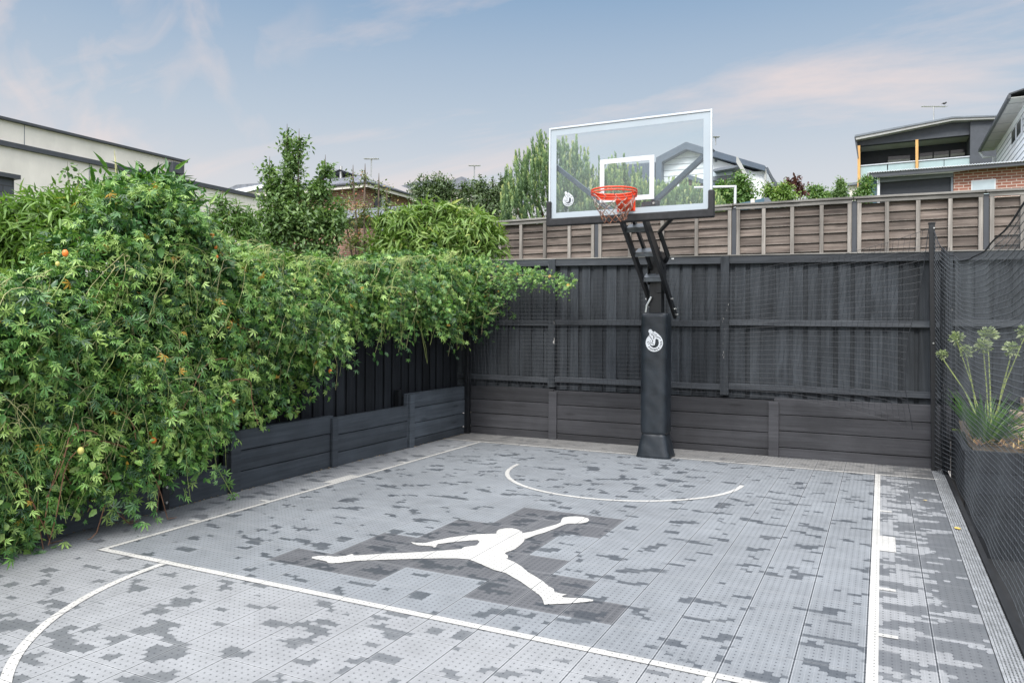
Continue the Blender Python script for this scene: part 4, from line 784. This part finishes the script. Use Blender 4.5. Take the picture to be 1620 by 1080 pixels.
crown('red_leaved_tree', 'small dark red leaved tree on the skyline', 'tree', 20, [(1256, 285, 10, 14), (1246, 282, 6, 8), (1264, 296, 8, 12)], SMALL, 'leaf_red', .13, 90, ground=1.5, nleaf=5, length=.25, shell=.2, upness=.3, trunk_r=.03)
crown('leafy_bush', 'pair of soft green round bushes on the skyline right of the red tree', 'tree', 21, [(1282, 296, 9, 12), (1296, 297, 9, 11), (1288, 305, 20, 8), (1310, 304, 14, 7)], SMALL, 'leaf_mid', .10, 260, ground=1.5, nleaf=6, length=.25, shell=.3)
crown('conical_tree', 'conical dark green tree left of the balcony house', 'tree', 20, [(1327, 300, 14, 14), (1327, 290, 8, 14), (1327, 282, 4, 9)], SMALL, 'leaf_pear', .09, 280, ground=1.5, nleaf=7, length=.24, shell=.2, upness=.5)
crown('conical_tree', 'bright bushy tree against the corner of the brick garage', 'tree', 19, [(1363, 298, 14, 14), (1368, 284, 9, 14), (1370, 275, 5, 8)], SMALL, 'leaf_mid', .09, 300, ground=1.5, nleaf=7, length=.24, shell=.2, upness=.5)
# pine: crowds of upright bottle-brush shoots
def pine(d=14.6):
    base = at(930, 400, d); base[2] = .8; root = empty('pine_tree', base, 'broad pine with upright pale candle shoots seen through and left of the backboard', 'tree'); k = d/FPX
    env = [(788, 330), (800, 262), (815, 248), (826, 238), (835, 225), (850, 215), (868, 212), (880, 220), (895, 222), (910, 228), (925, 238), (935, 262), (950, 258), (965, 245), (975, 248), (985, 262), (1010, 275), (1040, 285), (1070, 280), (1100, 290), (1130, 300), (1148, 325)]
    n = 1900; px = rng.uniform(790, 1145, n); top = lerp(env, px); top = top+np.sin(px*.33)*5+np.sin(px*.91+1)*5+rng.normal(0, 6, n); py = top+(352-top)*rng.beta(.85, 1.15, n)+2; dep = rng.normal(0, 1, n)*.75
    keep = rng.random(n) < 1; Ps = []; As = []; Ns = []; Sz = []; Ti = []; mb = MB()
    for i in range(n):
        c = at(px[i], py[i], d+dep[i]*.8-(py[i]-top[i])*k*.12); hh = rng.uniform(.22, .5)*(1 if py[i] < 300 else .7); lean = Rt*((px[i]-960)/1600)+rng.normal(size=3)*.07+np.array([0, 0, 1]); lean /= np.linalg.norm(lean); r0 = .04; m = 64; tb = rng.normal(.30, .2)
        t = rng.random(m); an = rng.uniform(0, 6.283, m); o = np.outer(np.cos(an), [1, 0, 0])+np.outer(np.sin(an), [0, 1, 0]); Pn = c+np.outer((t-1)*hh, lean)+o*.008; A = o*(.9-.5*t[:, None])+lean*(.75+.9*t[:, None]); Ps.append(Pn); As.append(A); Ns.append(o+rnd(m)*.3); Sz.append(r0*rng.uniform(1.1, 1.8, m)); Ti.append(np.clip(tb+.55*t**3+rng.normal(0, .06, m), 0, 1))
    foliage('crown', 'leaf_pine', root, [(np.vstack(Ps), np.vstack(As), np.vstack(Ns), np.concatenate(Sz), leaflet(.30, (.5,), .1, .05), np.concatenate(Ti))])
    p0 = Vector(base)
    for q in range(16): c = Vector(at(800+q*22, 300, d+.3)); mb.tube([p0, p0.lerp(c, .4)+Vector((0, 0, .1)), c], [.09, .05, .02], 6)
    mb.build('trunk', 'bark', root)
pine()
# agapanthus
ag = empty('agapanthus', (float(onY(1560, 690, 8.75)[0]), 8.75, ZP), 'agapanthus clump with strappy leaves and pale green seed heads behind the side net', 'plant')
bx_, by_ = ag.location.x, ag.location.y; n = 130; an = rng.uniform(0, 6.283, n); til = np.where(np.cos(an) < 0, rng.uniform(.05, .55, n), rng.uniform(.15, 1.2, n)); A = np.stack([np.cos(an)*np.sin(til), np.sin(an)*np.sin(til), np.cos(til)+.25], 1); P = np.tile([bx_, by_, ZP], (n, 1))+np.stack([np.cos(an), np.sin(an), 0*an], 1)*rng.uniform(0, .10, n)[:, None]; Nn = -np.stack([np.cos(an), np.sin(an), 0*an], 1)*.6+np.array([0, 0, 1])
foliage('leaves', 'leaf_strap', ag, [(P, A, Nn, rng.uniform(.34, .60, n), leaflet(.055, (.2, .45, .7), .3, .28), rng.uniform(0, 1, n))])
n = 260; foliage('dry_leaf', 'leaf_dry', ag, [(np.stack([np.maximum(rng.normal(bx_+.25, .3, n), .80), rng.normal(by_-.2, .16, n), np.full(n, ZP+.03)], 1), np.abs(rnd(n))*[.6, 1, .3], rnd(n)*.4+[0, 0, 1], rng.uniform(.05, .16, n), leaflet(.09, (.3, .6), .2, .1), rng.random(n))])['kind'] = 'stuff'
for px, py, yy, rpx in ((1514, 525, 8.7, 12), (1529, 545, 8.55, 10), (1563, 520, 8.8, 14), (1556, 536, 8.6, 12), (1601, 541, 8.6, 12), (1622, 514, 8.7, 13), (1491, 551, 9.0, 9)):
    h_ = Vector(onY(px, py, yy)); b0 = Vector((bx_+random.uniform(-.08, .08), by_+random.uniform(-.06, .06), ZP)); st_ = MB(); st_.tube([b0, b0.lerp(h_, .5)+Vector((0, 0, .06)), h_-Vector((0, 0, .05))], [.007, .006, .005], 6); so_ = st_.build('flower_stem', 'stem_green', ag)
    m = 90; u = rnd(m); u[:, 2] += .5; u /= np.linalg.norm(u, axis=1)[:, None]; rad = rpx*8.9/FPX; c = np.array(h_)-[0, 0, .02]; q = leaflet(.5, (.5,), -.3, 0)
    foliage('seed_head', 'leaf_pod', so_, [(c+u*rad*.55*rng.uniform(.7, 1.2, m)[:, None], u+rnd(m)*.2, rnd(m), np.full(m, rad*.42), q, rng.random(m)), (np.tile(c, (m, 1)), u, rnd(m), np.full(m, rad*.75), leaflet(.05, (.5,), .2, 0), np.full(m, .3))])
mbx = []
n = 500; foliage('planter_ground_cover', 'leaf_mid', None, [(np.stack([rng.uniform(1.2, 3, n), rng.uniform(8.3, 9.2, n), np.full(n, ZP+.03)], 1), rnd(n)+[0, 0, .6], rnd(n)+[0, 0, 1], rng.uniform(.04, .08, n), SMALL, rng.random(n))])
tag(bpy.data.objects['planter_ground_cover'], kind='stuff')
# fallen leaves
for lab, px, py, r, ang in (('yellow fallen leaf lying across the drain grate', 1521, 830, .05, .2), ('small orange leaf on the wet tiles near the drain', 1470, 785, .022, 1.0)):
    p = onZ(px, py, .008); V, F = leaflet(.45, (.3, .7), .1, .05); c, s_ = math.cos(ang), math.sin(ang); V = V*r*2; V = V@np.array([[c, s_, 0], [-s_, c, 0], [0, 0, 1]]); V[:, 2] += .004
    o = raw('fallen_leaf', V+p, F, 'leaf_yellow', None, np.full(len(V), .5)); tag(o, lab, 'leaf', 'fallen leaves on the court')
P = np.stack([rng.uniform(XL+.0, XL+.05, 420), rng.uniform(2.6, 9.7, 420), rng.uniform(.002, .012, 420)], 1); foliage('leaf_litter', 'leaf_dry', None, [(P, rnd(420)*[1, 1, .2], rnd(420)*.3+[0, 0, 1], rng.uniform(.008, .022, 420), SMALL, rng.random(420))]); tag(bpy.data.objects['leaf_litter'], kind='stuff')
# ================================================================== HOUSES
def face(mb, fn, c, pts, depth, off=0, tint=.5):
    """prism whose front outline is measured on the plane x=c or y=c, running 'depth' away from the camera"""
    P = [fn(px, py, c) for px, py in pts]; ax = 0 if fn is onX else 1; sg = -1 if (ax == 0 and c < 0) else 1
    for p in P: p[ax] += -off*sg
    v = [0, 0, 0]; v[ax] = depth*sg; mb.prism(P, v, tint)
def part(name, mat, root, fn, c, pts, depth, off=0, bevel=0): mb = MB(); face(mb, fn, c, pts, depth, off); return mb.build(name, mat, root, bevel)
# 1 white rendered building, left
X1_ = -14.0; h1 = empty('rendered_building', (X1_, 14, 1), 'pale rendered flat-roofed building with dark coping on the left', 'building')
yA = float(onX(-260, 300, X1_)[1]); z_t = lambda px, py: float(onX(px, py, X1_)[2])
ye1 = float(onX(290.5, 262, X1_)[1]); ye2 = float(onX(440, 322, X1_)[1]); zt1 = z_t(150, 227.5); zt2 = z_t(292, 290)
mb = MB(); mb.box(X1_-8, yA, .5, X1_, ye2, zt2-.09); mb.build('lower_wall', 'render_white', h1)
mb = MB(); mb.box(X1_-8, yA, zt2+.003, X1_-.02, ye1, zt1-.05); mb.build('parapet_wall', 'render_white', h1)
mb = MB(); mb.box(X1_-8.0, yA, zt1-.047, X1_+.04, ye1+.04, zt1+.0); mb.build('coping', 'trim_dark', h1)
mb = MB(); mb.box(X1_-8.02, yA, zt2-.088, X1_+.05, ye2+.03, zt2); mb.build('flashing', 'trim_dark', h1)
p = onX(283, 273, X1_); mb = MB(); mb.box(X1_-.02, p[1]-.30, p[2]-.14, X1_+.12, p[1]+.0, p[2]+.10); mb.build('rain_head', 'trim_dark', h1, bevel=.01)
mb = MB(); mb.box(X1_+.0, p[1]-.19, p[2]-1.6, X1_+.08, p[1]-.11, p[2]-.14); mb.build('downpipe', 'trim_dark', h1)
for px in (36, 138): yj = float(onX(px, 250, X1_)[1]); mb = MB(); mb.box(X1_-.018, yj, zt2 if px == 36 else .6, X1_+.003 if px != 36 else X1_-.017, yj+.012, (zt1-.05) if px == 36 else zt2-.09); mb.build('expansion_joint', 'trim_grey', h1)
Xb = -10.5; h = empty('brick_outbuilding', (Xb, 7, 0), 'corner of a dark grey brick building at the left edge of the photo', 'building')
zt = float(onX(8, 283, Xb)[2]); mb = MB(); mb.box(Xb-5, float(onX(-200, 283, Xb)[1]), .5, Xb, float(onX(20, 290, Xb)[1]), zt-.06); mb.build('wall', 'brick_dark', h); mb = MB(); mb.box(Xb-5.02, float(onX(-200, 283, Xb)[1]), zt-.057, Xb+.05, float(onX(21, 290, Xb)[1])+.05, zt); mb.build('coping', 'trim_dark', h)
# far white roof left of pear tree
h = empty('distant_roof', at(390, 300, 34)-np.array([0, 0, 3]), 'pale metal roof with solar-dark ridge showing left of the pear tree', 'building')
part('wall', 'render_white', h, onY, 34, [(362, 302), (420, 298), (420, 330), (362, 330)], 6)
part('roof', 'roof_grey', h, onY, 33.9, [(358, 303), (372, 297), (418, 293), (424, 300), (415, 307), (380, 308)], 6)
part('fascia', 'board_white', h, onY, 33.8, [(366, 305), (412, 296), (414, 301), (384, 309)], .1)
# 2 brick house with tiled roof
Yh = 27.0; h2 = empty('brick_house', onY(578, 380, Yh), 'red brick house with grey tiled hip roof behind the thin tree', 'house')
c0 = onY(578, 291.2, Yh); xc, ze = float(c0[0]), float(c0[2]); xl = float(onY(440, 310, Yh)[0]); yr = float(onX(668, 318, xc)[1]); zr = ze+1.25
mb = MB(); mb.box(xl, Yh+.5, 0, xc-.5, yr, ze-.1); 
mb.build('wall', 'brick_old', h2)
mb = MB(); mb.box(xc-.52, Yh+.49, 0, xc-.48, yr, ze-.1); mb.build('side_wall', 'brick_redX', h2)
mb = MB(); apx = (xl*.35+xc*.65, (Yh+yr)/2); xm1, xm2 = xc-(yr-Yh)/2, xl+(yr-Yh)/2
pk = onY(560, 277, Yh+2.8); zr = float(pk[2])
mb.add([(xl, Yh, ze), (xc, Yh, ze), (xc, yr, ze), (xl, yr, ze), (xc-2.9, Yh+2.9, zr), (xc-2.9, yr-2.9, zr), (xl, Yh+2.9, zr)], [(0, 1, 4, 6), (1, 2, 5, 4), (2, 3, 6, 5), (3, 0, 6), (0, 3, 2, 1)]); mb.build('roof', 'tile_roof', h2)
mb = MB(); mb.box(xl, Yh-.05, ze-.2, xc+.05, Yh, ze-.003); mb.box(xc, Yh, ze-.2, xc+.05, yr, ze-.003); mb.build('fascia', 'render_white', h2)
mb = MB(); mb.tube([(xl, Yh-.1, ze-.02), (xc+.1, Yh-.1, ze-.02), (xc+.1, yr, ze-.02)], .06, 6); mb.build('gutter', 'trim_dark', h2)
for a, c_, m_ in ((590, 600, 'window_dark'), (601, 606, 'board_white'), (607, 615, 'window_dark')):
    ya, yb2 = float(onX(a, 310, xc-.47)[1]), float(onX(c_, 310, xc-.47)[1]); mb = MB(); mb.box(xc-.479, ya, ze-2.0, xc-.44, yb2, ze-.25); mb.build('window', m_, h2)
p = onY(537, 283, Yh+2); mb = MB(); mb.tube([(p[0], p[1], p[2]-.4), (p[0], p[1], float(onY(537, 266, Yh+2)[2]))], .07, 8); mb.build('flue', 'zinc', h2)
# lower verandah roof
mb = MB(); a, c_ = onY(520, 310, 24), onY(600, 330, 24); mb.add([(a[0]-2, 24, c_[2]-.35), (c_[0], 24, c_[2]-.35), (c_[0], 26.4, c_[2]+.45), (a[0]-2, 26.4, c_[2]+.45), (a[0]-2, 26.4, c_[2]-.4), (c_[0], 26.4, c_[2]-.4)], [(0, 1, 2, 3), (0, 4, 5, 1), (1, 5, 2), (0, 3, 4), (3, 2, 5, 4)]); mb.build('lean_to_roof', 'tile_roof', h2)
def antenna(label, px, ytop, ybot, d, halfpx, n=5, group='roof antennas'):
    t_ = Vector(at(px, ytop, d)); b_ = Vector(at(px, ybot, d)); k = d/FPX; r0 = empty('tv_antenna', b_, label, 'antenna', group); mb = MB(); r = .018 if d < 25 else .03; mb.tube([b_, t_], r, 5); mb.build('mast', 'zinc', r0)
    mb = MB(); rt = Vector(Rt); mb.tube([t_-rt*halfpx*k, t_+rt*halfpx*k], r*.8, 5)
    for i in range(n*2+1): c = t_+rt*halfpx*k*(i/n-1); mb.tube([c-Vector(Fw)*.2-Vector((0, 0, .01)), c+Vector(Fw)*.1+Vector((0, 0, .01))], r*.45, 4)
    mb.build('boom', 'zinc', r0); return r0
antenna('thin television antenna above the brick house', 585, 254, 282, 29, 11)
antenna('faint television antenna above the clipped trees', 748, 263, 285, 34, 9)
antenna('small antenna tip showing just right of the backboard', 1129, 214, 226, 33, 5)
# far roofs
h = empty('distant_house', at(665, 300, 45)-np.array([0, 0, 4]), 'distant grey roof left of the clipped trees', 'building'); part('roof', 'roof_grey', h, onY, 40, [(632, 296), (655, 289), (690, 285), (690, 302), (648, 302)], 8); part('wall', 'render_white', h, onY, 40.3, [(645, 302), (690, 302), (690, 330), (645, 330)], 7)
h = empty('distant_house', at(728, 290, 45)-np.array([0, 0, 4]), 'distant grey gable in the gap between the clipped trees', 'building'); part('roof', 'roof_grey', h, onY, 41, [(705, 289), (728, 280), (745, 292), (745, 300), (705, 300)], 8); part('wall', 'render_white', h, onY, 41.3, [(708, 300), (742, 300), (742, 330), (708, 330)], 7)
# 3 white gabled house behind the backboard
Yg = 24.0; h3 = empty('gabled_house', onY(1120, 330, Yg), 'white weatherboard house with slate-grey gable edge behind the backboard', 'house')
part('wall', 'board_white', h3, onY, Yg, [(1040, 262), (1082, 234), (1205, 272), (1207, 340), (1040, 340)], 8)
part('gable_trim', 'fascia_slate', h3, onY, Yg-.3, [(1035, 247), (1082, 222), (1207, 258), (1208, 266), (1082, 233), (1044, 254), (1044, 300), (1035, 300)], .8)
for k in range(7):
    y0 = 250+k*9; part('board_line', 'trim_grey', h3, onY, Yg, [(1046, y0), (1125, y0-6.8), (1125, y0-6.3), (1046, y0+.5)], .01, .012)
part('roof', 'roof_grey', h3, onY, Yg+.5, [(1036, 246.5), (1082, 221.5), (1207, 257.5), (1207, 260), (1082, 226), (1036, 250)], 8)
part('side_wall', 'fascia_slate', h3, onY, Yg+.2, [(960, 262), (1034, 254), (1034, 320), (960, 325)], 5)
part('fascia', 'trim_grey', h3, onY, Yg-1.2, [(1126, 264), (1165, 257), (1168, 260), (1126, 268)], 1.1)
part('window_box', 'trim_grey', h3, onY, Yg-.8, [(1120, 266), (1160, 260), (1160, 278), (1120, 283)], .79)
part('window', 'window_pale', h3, onY, Yg-.8, [(1120, 269), (1156, 264), (1156, 273), (1120, 277)], .02, .015)
part('sloped_fin', 'soffit', h3, onY, Yg-1.4, [(1162, 244), (1164.5, 245), (1194, 298), (1189.5, 298), (1162, 253)], .12)
part('vent', 'trim_grey', h3, onY, Yg, [(1128, 248), (1132, 248), (1132, 253), (1128, 253)], .02, .02)
part('downpipe', 'soffit', h3, onY, Yg-.1, [(1207, 264), (1210, 264), (1211, 315), (1208, 315)], .09, .1)
part('side_roof', 'roof_grey', h3, onX, float(onY(1209, 262, Yg)[0]), [(1209, 261), (1212, 260), (1228, 290), (1225, 291)], 2)
part('side_panel', 'board_white', h3, onX, float(onY(1209, 262, Yg)[0])+.02, [(1209.5, 266), (1222, 290), (1222, 330), (1209.5, 330)], 2)
# small gable in front
h = empty('garden_shed', onY(1100, 310, 20), 'small slate roof with a strip of red tiles low in the backboard', 'building'); part('roof', 'fascia_slate', h, onY, 20, [(1068, 284), (1086, 273), (1112, 281), (1140, 290), (1140, 296), (1112, 288), (1086, 280)], 3); part('wall', 'brick_old', h, onY, 20.2, [(1072, 284), (1086, 279), (1140, 295), (1140, 320), (1072, 320)], 2.5)
h = empty('carport_roof', onY(1190, 320, 15), 'low teal-blue roof edge beside the grey fence posts', 'building'); part('roof', 'bluish_roof', h, onY, 15, [(1166, 318), (1208, 309), (1220, 316), (1220, 330), (1166, 330)], 2); part('fascia', 'trim_grey', h, onY, 14.9, [(1207, 309), (1213, 308), (1222, 318), (1222, 325), (1207, 320)], .08)
part('post', 'render_white', h, onY, 14.6, [(1185.5, 311), (1191, 310), (1191, 330), (1185.5, 330)], .1)
h = empty('clothes_post', onY(1160, 320, 13), 'white metal pole frame standing beside the light green tree', 'post'); mb = MB(); q0, q1, q2 = [Vector(onY(*p, 13)) for p in ((1096, 294), (1161, 291.5), (1160.5, 345))]; mb.tube([q0, q1], .022, 8); mb.build('cross_arm', 'white_paint', h); mb = MB(); mb.tube([q1+Vector((0, 0, .02)), q2], .022, 8); mb.build('upright', 'white_paint', h)
# 4 dark house with balcony
Yd = 37.0; h4 = empty('balcony_house', onY(1450, 330, Yd), 'dark clad two-storey house with timber posts and frosted glass balcony', 'house'); Z = lambda pts: [(1290+x/4.909, 130+y/4.909) for x, y in pts]
part('roof', 'soffit', h4, onY, Yd-.6, Z([(290, 388), (1045, 237), (1400, 222), (1400, 245), (1050, 262), (300, 420)]), 9)
part('roof_edge', 'trim_grey', h4, onY, Yd-.62, Z([(288, 384), (1045, 232), (1400, 217), (1400, 228), (1045, 244), (292, 398)]), .05, .03)
part('upper_cladding', 'cladding_dark', h4, onY, Yd-.2, Z([(305, 425), (1050, 275), (1185, 268), (1185, 370), (340, 465), (310, 465)]), .3)
part('right_wall', 'cladding_dark', h4, onY, Yd-.4, Z([(1187, 252), (1400, 240), (1400, 600), (1187, 600)]), 8)
part('ceiling', 'soffit', h4, onY, Yd, Z([(335, 462), (1180, 368), (1180, 376), (335, 470)]), 1.24)
part('rear_wall', 'roller_door', h4, onY, Yd+1.25, Z([(330, 470), (1200, 400), (1200, 720), (330, 720)]), .3)
part('side_fin', 'trim_dark', h4, onY, Yd-.5, Z([(286, 392), (306, 420), (322, 560), (316, 560), (300, 470)]), 2)
for a, c_ in ((550, 722), (795, 895), (905, 1022), (1035, 1145)): 
    y1_ = 548-(a-550)*.11; part('window', 'window_dark', h4, onY, Yd+1.2, Z([(a, y1_), (c_, y1_-12), (c_, y1_+60), (a, y1_+70)]), .08, .02); part('sill', 'soffit', h4, onY, Yd+1.12, Z([(a, y1_+28), (c_, y1_+14), (c_, y1_+34), (a, y1_+48)]), .05)
part('balcony_glass', 'glass_frost', h4, onY, Yd-.3, Z([(338, 622), (543, 602), (543, 740), (338, 740)]), .03)
part('balcony_glass', 'glass_frost', h4, onY, Yd-.3, Z([(551, 600), (762, 582), (762, 740), (551, 740)]), .03)
part('balcony_glass', 'glass_frost', h4, onY, Yd-.3, Z([(789, 578), (983, 560), (983, 720), (789, 720)]), .03)
part('balcony_glass', 'glass_frost', h4, onY, Yd-.3, Z([(988, 559), (1184, 542), (1184, 700), (988, 700)]), .03)
part('hand_rail', 'frame_alu', h4, onY, Yd-.32, Z([(338, 618), (1185, 536), (1185, 543), (338, 625)]), .06, .03)
part('timber_post', 'post_timber', h4, onY, Yd-.45, Z([(312, 465), (333, 463), (337, 750), (315, 752)]), .14); part('timber_post', 'post_timber', h4, onY, Yd-.45, Z([(762, 414), (784, 412), (787, 640), (765, 642)]), .14)
part('lower_post', 'post_timber', h4, onY, Yd-.5, Z([(314, 752), (323, 752), (322, 812), (315, 812)]), .1)
part('lower_floor', 'trim_grey', h4, onY, Yd-.3, Z([(232, 757), (410, 735), (410, 755), (236, 775)]), 4)
part('lower_wall', 'render_white', h4, onY, Yd-.1, Z([(240, 775), (420, 757), (420, 900), (265, 900)]), 4)
antenna('television antenna with a bird beside it on the dark balcony house', 1473.5, 162, 186, 38.5, 19, 6)
p = at(1490, 156.5, 38.5); bd = MB(); bd.ell(p, (.09, .045, .05)); bd.ell(p+Rt*.09+[0, 0, .04], (.04, .04, .04)); bd.add([p-Rt*.05+[0, 0, .01], p-Rt*.16+[0, .02, -.05], p-Rt*.16+[0, -.02, -.04]], [(0, 1, 2)]); bd.tube([p-[0, 0, .03], p-[0, 0, .12]], .006, 4); tag(bd.build('bird', 'metal_black'), 'small dark bird perched on the tip of the antenna', 'bird')
# 5 white weatherboard house at right edge
e0 = onY(1593, 142, 27.0); xe_, zE = float(e0[0]), float(e0[2]); yfar = float(onX(1547, 233, xe_)[1]); h5 = empty('weatherboard_house', (xe_+3, 16, 1), 'white weatherboard house with deep dark eaves at the right edge', 'house')
yn = 27.0; ov = float(onY(1571, 232, yfar)[0])-xe_; sl_ = .28; print('OV', ov, yfar, zE)
mb = MB(); mb.add([(xe_+ov, yn+.3, 1), (xe_+ov, yfar-.4, 1), (xe_+ov, yfar-.4, zE+.0), (xe_+ov, yn+.3, zE+.0), (xe_+6, yn+.3, 1), (xe_+6, yfar-.4, 1), (xe_+6, yfar-.4, zE+1.2), (xe_+6, yn+.3, zE+1.2)], [(0, 1, 2, 3), (0, 3, 7, 4), (1, 5, 6, 2), (3, 2, 6, 7)]); mb.build('wall', 'board_white', h5)
mb = MB(); mb.add([(xe_+.04, yn, zE-.10), (xe_+.04, yfar, zE-.10), (xe_+ov, yfar, zE-.10), (xe_+ov, yn, zE-.10), (xe_+.04, yn, zE-.08), (xe_+.04, yfar, zE-.08), (xe_+ov, yfar, zE-.08), (xe_+ov, yn, zE-.08)], [(0, 1, 2, 3), (4, 7, 6, 5), (0, 3, 7, 4), (1, 5, 6, 2)]); mb.build('soffit', 'soffit', h5)
mb = MB(); mb.add([(xe_-.02, yn-.05, zE), (xe_-.02, yfar+.05, zE), (xe_+6, yfar+.05, zE+6*sl_), (xe_+6, yn-.05, zE+6*sl_), (xe_-.02, yn-.05, zE+.04), (xe_-.02, yfar+.05, zE+.04), (xe_+6, yfar+.05, zE+6*sl_+.04), (xe_+6, yn-.05, zE+6*sl_+.04)], [(0, 1, 2, 3), (4, 7, 6, 5), (0, 3, 7, 4), (1, 5, 6, 2), (0, 4, 5, 1)]); mb.build('roof', 'trim_dark', h5)
mb = MB(); mb.box(xe_-.05, yn-.05, zE-.13, xe_+.035, yfar+.05, zE-.004); mb.build('gutter', 'trim_dark', h5, bevel=.01)
mb = MB(); 
for k in range(30): z = zE-.35-.2*k; mb.box(xe_+ov-.012, yn+.3, z, xe_+ov-.001, yfar-.4, z+.02)
mb.build('board_joints', 'trim_grey', h5)
mb = MB()
for k in range(6): yq = yn+(yfar-yn)*(k+.5)/6; mb.box(xe_+.05, yq, zE-.106, xe_+ov-.02, yq+.02, zE-.101)
mb.build('soffit_joint', 'trim_grey', h5)
wq = [onX(*p, xe_+ov-.02) for p in Z([(1520, 300), (1605, 190)])]
for (a, c_) in (((1523, 330), (1555, 390)), ((1563, 265), (1598, 330))):
    y0_, y1_ = sorted((float(onX(*Z([(a[0], 300)])[0], xe_+ov)[1]), float(onX(*Z([(c_[0], 300)])[0], xe_+ov)[1]))); zt_ = float(onX(*Z([(1600, 215)])[0], xe_+ov)[2]); mb = MB(); mb.box(xe_+ov-.06, y0_, zt_-.55, xe_+ov-.013, y1_, zt_-.02); fr_ = mb.build('window', 'white_paint', h5); mb = MB(); mb.box(xe_+ov-.066, y0_+.05, zt_-.5, xe_+ov-.061, y1_-.05, zt_-.07); mb.build('pane', 'window_dark', fr_)
mb = MB(); mb.tube([(xe_+.0, yfar-.05, zE-.12), (xe_+.12, yfar-.1, zE-.35), (xe_+ov-.08, yfar-.35, zE-.42), (xe_+ov-.08, yfar-.35, 1)], .05, 8); mb.build('downpipe', 'white_paint', h5)
# 6 brick garage
Yq = 26.0; h6 = empty('brick_garage', onY(1500, 330, Yq), 'single-storey red brick garage with black roller blind and small frosted window', 'garage')
part('wall', 'brick_red', h6, onY, Yq, [(1506, 265), (1720, 235), (1720, 400), (1506, 400)], 5)
part('opening_panel', 'roller_door', h6, onY, Yq+.05, [(1388, 283), (1506, 272), (1506, 400), (1388, 400)], 4)
part('lintel', 'trim_grey', h6, onY, Yq-.04, [(1386, 275), (1505.6, 266), (1505.6, 272), (1386, 283)], .08)
part('door_frame', 'trim_grey', h6, onY, Yq-.03, [(1502, 273), (1505.5, 273), (1505.5, 400), (1502, 400)], .07)
part('fascia', 'trim_dark', h6, onY, Yq-.35, [(1373, 268), (1620, 247), (1720, 238.5), (1720, 244), (1620, 252.5), (1505, 263), (1376, 275)], .05)
mb = MB(); a, c_ = onY(1373, 268, Yq-.36), onY(1720, 238.5, Yq-.36); x = float(a[0])-.05; zr0 = float(a[2]); zr1 = float(c_[2])
mb2 = MB(); k = 0; nseg = 160; V = []
for i in range(nseg+1): t_ = i/nseg; xx = x+(float(c_[0])-x)*t_; z = zr0+.03+(zr1-zr0)*t_+.016*math.cos(i*math.pi); V += [(xx, Yq-.40, z), (xx, Yq+4, z+.55), (xx, Yq-.40, z-.02), (xx, Yq+4, z+.53)]
F = []
for i in range(nseg): a_ = 4*i; F += [(a_, a_+4, a_+5, a_+1), (a_+2, a_+3, a_+7, a_+6), (a_, a_+2, a_+6, a_+4)]
mb2.add(V, F, .5); mb2.build('corrugated_roof', 'frame_alu', h6)
part('downpipe', 'white_paint', h6, onY, Yq-.15, [(1386, 272), (1389.5, 272), (1390, 330), (1386.5, 330)], .07)
part('side_panel', 'bluish_roof', h6, onY, Yq-.02, [(1373, 270), (1385, 272), (1385, 330), (1375, 330)], .3)
f_ = part('window', 'white_paint', h6, onY, Yq-.02, [(1534, 278), (1573, 274.5), (1573, 300), (1534, 300)], .05); part('pane', 'window_pale', f_, onY, Yq-.025, [(1536, 280), (1571, 276.8), (1571, 300), (1536, 300)], .003)
